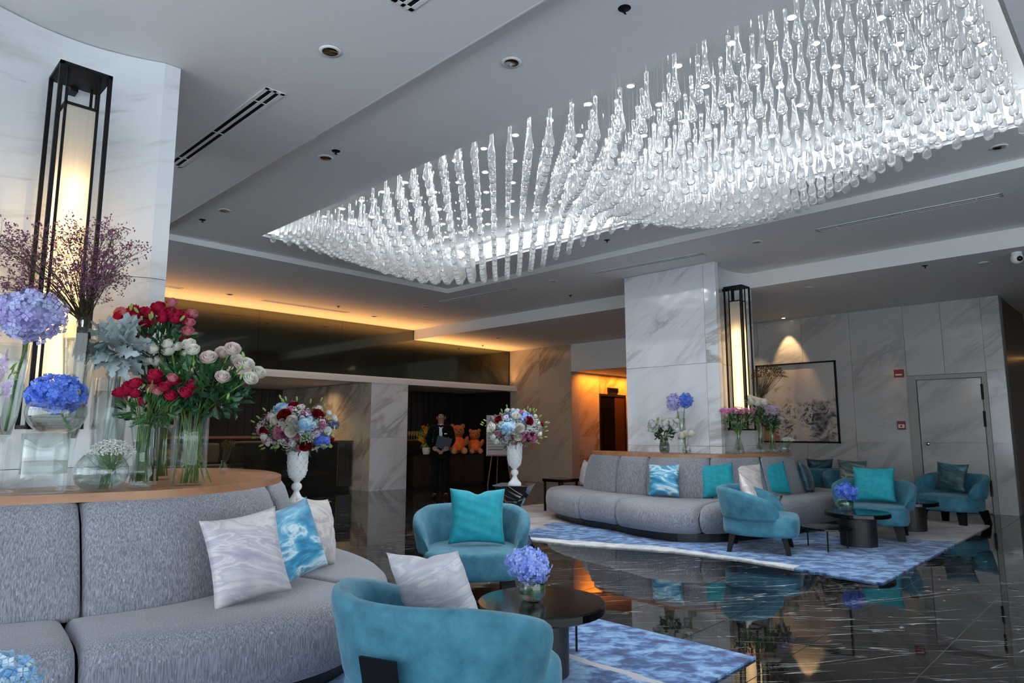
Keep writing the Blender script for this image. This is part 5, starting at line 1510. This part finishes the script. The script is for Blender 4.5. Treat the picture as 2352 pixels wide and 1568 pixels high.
for (x, lb, lb2, kd) in ((7.62, 'small dark vase of cream roses on the reception counter', 'cream roses on the reception counter', 'w'), (8.18, 'small glass vase of blue hydrangea on the reception counter', 'two blue hydrangea heads on the reception counter', 'b')):
    vase('small_vase', lb, x, 13.82, 1.131, cyl(.05, .22), .003, .1)
    b = bouquet(lb2, x, 13.82, 1.131, name='small_bunch')
    if kd == 'w':
        for k in range(9): bloom(b, 'white_rose', (rng.uniform(-.15, .15), rng.uniform(-.1, .1), .40 + rng.uniform(-.05, .05)), (rng.normal(0, .5), -.6, 1), 2.0)
        foliage(b, 40, (0, 0, .3), (.1, .08, .06), .08, .04, 'leaf_d')
    else:
        for dx in (-.10, .09): link('flower_head', hydrangea_mesh('hyd_blue', .125, 90, .04), b, (dx, 0, .36))
    stems(b, [((0, 0, .02), (rng.uniform(-.08, .08), 0, .35)) for _ in range(5)], .005)
pb = thing('paper_bag', 'kraft paper gift bag on the reception counter', 'bag', (7.95, 13.95, 1.131), R(8))
MB().prism([(-.09, -.05), (.09, -.05), (.09, .05), (-.09, .05)], 0, .28).obj('bag_body', 'kraft', pb)
MB().tube([(-.04, -.05, .28), (-.03, -.05, .35), (.03, -.05, .35), (.04, -.05, .28)], .005, 5).obj('handle', 'kraft', pb)
lp = thing('counter_lamp', 'small glowing table lamp on the reception counter', 'lamp', (7.05, 13.95, 1.131))
MB().lathe([(.06, 0), (.06, .015), (.012, .03), (.012, .16)], 16).obj('base', 'gold', lp, True)
MB().lathe([(.09, .16), (.07, .33)], 20, caps=False).obj('lamp_shade', emit('small_shade', (1, .55, .25), 3.0), lp, True)

# ------------------------------------------------------------------ concierge counter (right alcove)
cc = thing('concierge_counter', 'dark timber concierge counter in the alcove by the lifts', 'counter', (11.02, 12.85, 0))
MB().box(-1.15, 1.15, 0, .75, .06, .76).obj('body', 'dark_wood', cc)
MB().box(-1.18, 1.18, -.03, .78, .76, .79).obj('counter_top', 'black', cc)
MB().box(-1.1, 1.1, .04, .7, 0, .06).obj('plinth', 'plinth', cc)
for k in range(6):
    MB().box(-1.13 + k * .38, -.80 + k * .38, -.012, 0, .12, .72).obj('front_panel', 'dark_wood', cc)
hk = thing('back_counter', 'dark raised back counter carrying drinking glasses', 'counter', (11.1, 14.2, 0))
MB().box(-.55, .9, 0, .5, .05, 1.08).obj('body', 'dark_wood', hk); MB().box(-.57, .92, -.02, .52, 1.08, 1.11).obj('counter_top', 'brown_wood', hk); MB().box(-.5, .85, .05, .45, 0, .05).obj('plinth', 'plinth', hk)
gm = MB().lathe([(.032, 0), (.034, .01), (.006, .02), (.006, .09), (.03, .12), (.036, .18), (.03, .24), (.028, .24), (.033, .18), (.027, .125), (.0005, .10)], 14, caps=False).mesh('glass_bowl', plain('amber_glass', (.75, .42, .2), .1, .4), True)
for k in range(9):
    o = link('drinking_glass', gm, None, (10.86 + k * .085, 14.36, 1.1105)); tag(o, 'amber stemmed glass in the row on the dark back counter', 'glass', 'row of stemmed glasses')
# teddy bears
def bear(x, y, z, s_, rz, label):
    t = thing('teddy_bear', label, 'teddy bear', (x, y, z), rz, 'orange teddy bears'); t.scale = (s_,) * 3
    mb = MB().ell((0, 0, .20), (.15, .13, .20), 16, 12).ell((0, -.02, .47), (.145, .13, .135), 16, 12)
    mb.ell((0, -.13, .44), (.07, .06, .055), 12, 8)
    o = mb.obj('body', 'orange_fur', t, True)
    m = o.modifiers.new('remesh', 'REMESH'); m.mode = 'VOXEL'; m.voxel_size = .012; m.use_smooth_shade = True
    for sx in (-1, 1):
        MB().ell((sx * .115, -.01, .58), (.05, .03, .05), 10, 8).obj('ear', 'orange_fur', t, True)
        MB().ell((sx * .17, -.08, .25), (.055, .06, .12), 10, 8, Matrix.Rotation(sx * .45, 3, 'Y')).obj('arm', 'orange_fur', t, True)
        MB().ell((sx * .11, -.20, .06), (.07, .14, .07), 10, 8).obj('leg', 'orange_fur', t, True)
        MB().ell((sx * .11, -.33, .06), (.062, .022, .066), 10, 8).obj('foot_pad', plain('pad_tan%d' % (sx + 1), (.45, .2, .1), .8), t, True)
        MB().ell((sx * .05, -.145, .50), (.013, .01, .013), 8, 6).obj('eye', 'black', t, True)
    MB().ell((0, -.19, .455), (.02, .012, .014), 8, 6).obj('nose', 'black', t, True)
    MB().lathe([(.10, .34), (.15, .28), (.168, .2), (.165, .12), (.15, .07)], 18, caps=False).obj('shirt', 'orange_shirt', t, True)
    return t
bear(11.32, 12.95, .7905, 1.18, R(-32), 'larger orange teddy bear sitting behind on the concierge counter')
bear(11.78, 12.80, .7905, .98, R(-34), 'smaller orange teddy bear in an orange top on the concierge counter')
# sunflower arrangement
b = bouquet('yellow sunflower arrangement in a pale pot on the concierge counter', 10.36, 13.0, .7905, name='sunflower_pot')
MB().lathe([(.07, 0), (.09, .05), (.10, .16), (.09, .16), (.0005, .05)], 18, caps=False).obj('pot', 'offwhite', b, True)
for p, s_ in (((-.12, -.1, .36), 1.3), ((.0, -.08, .55), 1.0), ((.1, -.1, .42), .8)): bloom(b, 'sunflower', p, (p[0] * 2, -1, .3), s_)
for k in range(14): bloom(b, 'yellow_rose', (rng.uniform(-.12, .16), rng.uniform(-.1, .05), rng.uniform(.2, .68)), (rng.normal(0, .6), -.8, .6), rng.uniform(.6, 1.1))
foliage(b, 80, (.0, 0, .38), (.14, .1, .22), .13, .03, 'leaf_l', .6)
stems(b, [((0, 0, .05), (rng.uniform(-.1, .12), 0, .5)) for _ in range(8)], .005)
# easel with a notice board
ez = thing('easel', 'timber easel carrying a grey notice board by the marble wall', 'easel', (11.9, 12.02, 0), R(-38))
for sx in (-1, 1): MB().tube([(sx * .30, -.1, 0), (sx * .06, .05, 1.62)], .014, 5).obj('leg', 'wood_easel', ez)
MB().tube([(0, .55, 0), (0, .06, 1.58)], .014, 5).obj('leg', 'wood_easel', ez)
MB().box(-.34, .34, -.06, -.02, .73, .76).obj('tray', 'wood_easel', ez)
nb = thing('notice_board', 'grey notice board with rows of small print on the easel', 'sign', (11.9, 12.02, .7605), R(-38))
MB().box(-.33, .33, -.058, -.042, 0, .98).obj('board', 'paper', nb)
lines = MB()
for k in range(11):
    zz = .12 + k * .072
    w_ = .26 if k % 4 else .18
    lines.box(-.28, -.28 + 2 * w_, -.0595, -.058, zz, zz + .010 if k % 5 else zz + .02)
tag(lines.obj('printed_lines', 'ink', nb), kind='stuff')

# ------------------------------------------------------------------ standing attendant
def skin_body(name, mat, verts, edges, radii, parent, sub=2, root=0):
    me = bpy.data.meshes.new(name); me.from_pydata(verts, edges, [])
    me.materials.append(M[mat])
    o = link(name, me, parent)
    bpy.context.view_layer.objects.active = o
    sk = o.modifiers.new('skin', 'SKIN'); sk.use_smooth_shade = True
    for i, r in enumerate(radii):
        me.skin_vertices[0].data[i].radius = r if hasattr(r, '__len__') else (r, r)
    me.skin_vertices[0].data[root].use_root = True
    s_ = o.modifiers.new('sub', 'SUBSURF'); s_.levels = sub; s_.render_levels = sub
    return o
pe = thing('person', 'person in a black suit and white shirt standing with hands clasped before the alcove', 'person', (8.92, 10.72, 0), R(-40))
# local: faces -y
V = [(0, 0, .95), (0, 0, 1.12), (0, .0, 1.30), (0, .01, 1.42), (0, .0, 1.49), (0, -.01, 1.56), (0, -.015, 1.65), (0, -.01, 1.715)]
Ed = [(i, i + 1) for i in range(7)]
Rd = [(.15, .11), (.145, .105), (.165, .11), (.12, .085), (.055, .055), (.07, .085), (.078, .098), (.06, .075)]
def limb(pts_, rads, att):
    k = len(V)
    for i, (p, r) in enumerate(zip(pts_, rads)):
        V.append(p); Rd.append(r); Ed.append((att if i == 0 else k + i - 1, k + i))
for sx in (-1, 1):
    limb([(sx * .19, .01, 1.40), (sx * .235, .02, 1.14), (sx * .12, -.17, .99), (sx * .045, -.22, .95)], [.062, .05, .036, .034], 3)
    limb([(sx * .095, 0, .90), (sx * .105, -.005, .50), (sx * .11, .01, .09), (sx * .125, -.10, .045)], [.088, .062, .042, .038], 0)
skin_body('body', 'skin', V, Ed, Rd, pe)
# jacket
V = [(0, 0, .86), (0, 0, 1.0), (0, 0, 1.15), (0, 0, 1.30), (0, .015, 1.43)]; Ed = [(i, i + 1) for i in range(4)]; Rd = [(.195, .135), (.185, .13), (.17, .125), (.188, .132), (.14, .095)]
for sx in (-1, 1):
    limb([(sx * .20, .01, 1.405), (sx * .25, .02, 1.14), (sx * .135, -.155, 1.005)], [.08, .066, .052], 4)
skin_body('jacket', 'suit', V, Ed, Rd, pe)
V = [(0, 0, .94)]; Ed = []; Rd = [(.165, .12)]
for sx in (-1, 1): limb([(sx * .095, 0, .86), (sx * .105, -.005, .50), (sx * .11, .008, .055)], [.105, .085, .070], 0)
skin_body('trousers', 'suit', V, Ed, Rd, pe)
MB().add([(-.055, -.088, 1.44), (.055, -.088, 1.44), (.012, -.142, 1.16), (-.012, -.142, 1.16), (0, -.115, 1.42), (0, -.15, 1.25)], [(0, 4, 5, 3), (4, 1, 2, 5), (3, 5, 2)]).obj('shirt', 'shirt', pe)
MB().lathe([(.066, 1.44), (.064, 1.49)], 18, caps=False).obj('collar', 'shirt', pe)
for sx in (-1, 1):
    MB().ell((sx * .118, -.075, .045), (.048, .135, .045), 12, 8).obj('shoe', 'black_metal', pe, True)
    MB().lathe([(.042, 0), (.044, .03)], 12, caps=False).obj('cuff', 'shirt', pe, loc=(sx * .105, -.18, .985), rot=(R(60), 0, R(sx * 38)))
hd = MB().ell((0, .028, 1.69), (.094, .104, .085), 16, 12)
hd.v[0] = hd.v[0][:]; hair = hd.obj('hair', 'hair', pe, True)
MB().ell((0, -.095, 1.615), (.014, .022, .03), 8, 6).obj('nose', 'skin', pe, True)
MB().ell((0, -.088, 1.573), (.028, .01, .008), 8, 6).obj('mouth', plain('lips', (.17, .06, .045), .5), pe, True)
for sx in (-1, 1):
    MB().ell((sx * .084, .0, 1.62), (.014, .024, .034), 8, 6).obj('ear', 'skin', pe, True)
    MB().ell((sx * .034, -.092, 1.635), (.014, .008, .009), 8, 6).obj('eye', 'white', pe, True)
    MB().tube([(sx * .034 + .026 * math.cos(a), -.108, 1.632 + .02 * math.sin(a)) for a in np.linspace(0, 2 * PI, 13)], .003, 4).obj('glasses', 'black_metal', pe)
MB().box(.07, .125, -.138, -.132, 1.285, 1.305).obj('name_tag', 'shirt', pe)
# clasped hands with five fingers each
for sx in (-1, 1):
    V = [(sx * .085, -.195, .972)]; Ed = []; Rd = [.026]
    limb([(sx * .05, -.225, .945)], [.03], 0)
    for f_ in range(4): limb([(sx * (.028 - f_ * .004), -.235 - (.012 if sx > 0 else 0), .955 - f_ * .016), (-sx * .012, -.248 - (.012 if sx > 0 else 0), .945 - f_ * .016), (-sx * .035, -.235 - (.01 if sx > 0 else 0), .937 - f_ * .015)], [.0095, .009, .0085], 1)
    limb([(sx * .045, -.22, .978), (sx * .018, -.238, .975)], [.010, .009], 0)
    skin_body('hand', 'skin', V, Ed, Rd, pe, 1)
fd = thing('folder', 'dark navy folder held against the attendant jacket', 'folder', (8.86, 10.56, 1.10), R(-40))
o = MB().box(-.15, .15, -.012, .012, -.11, .13).obj('cover', 'navy', fd); o.rotation_euler = (R(8), R(14), 0)
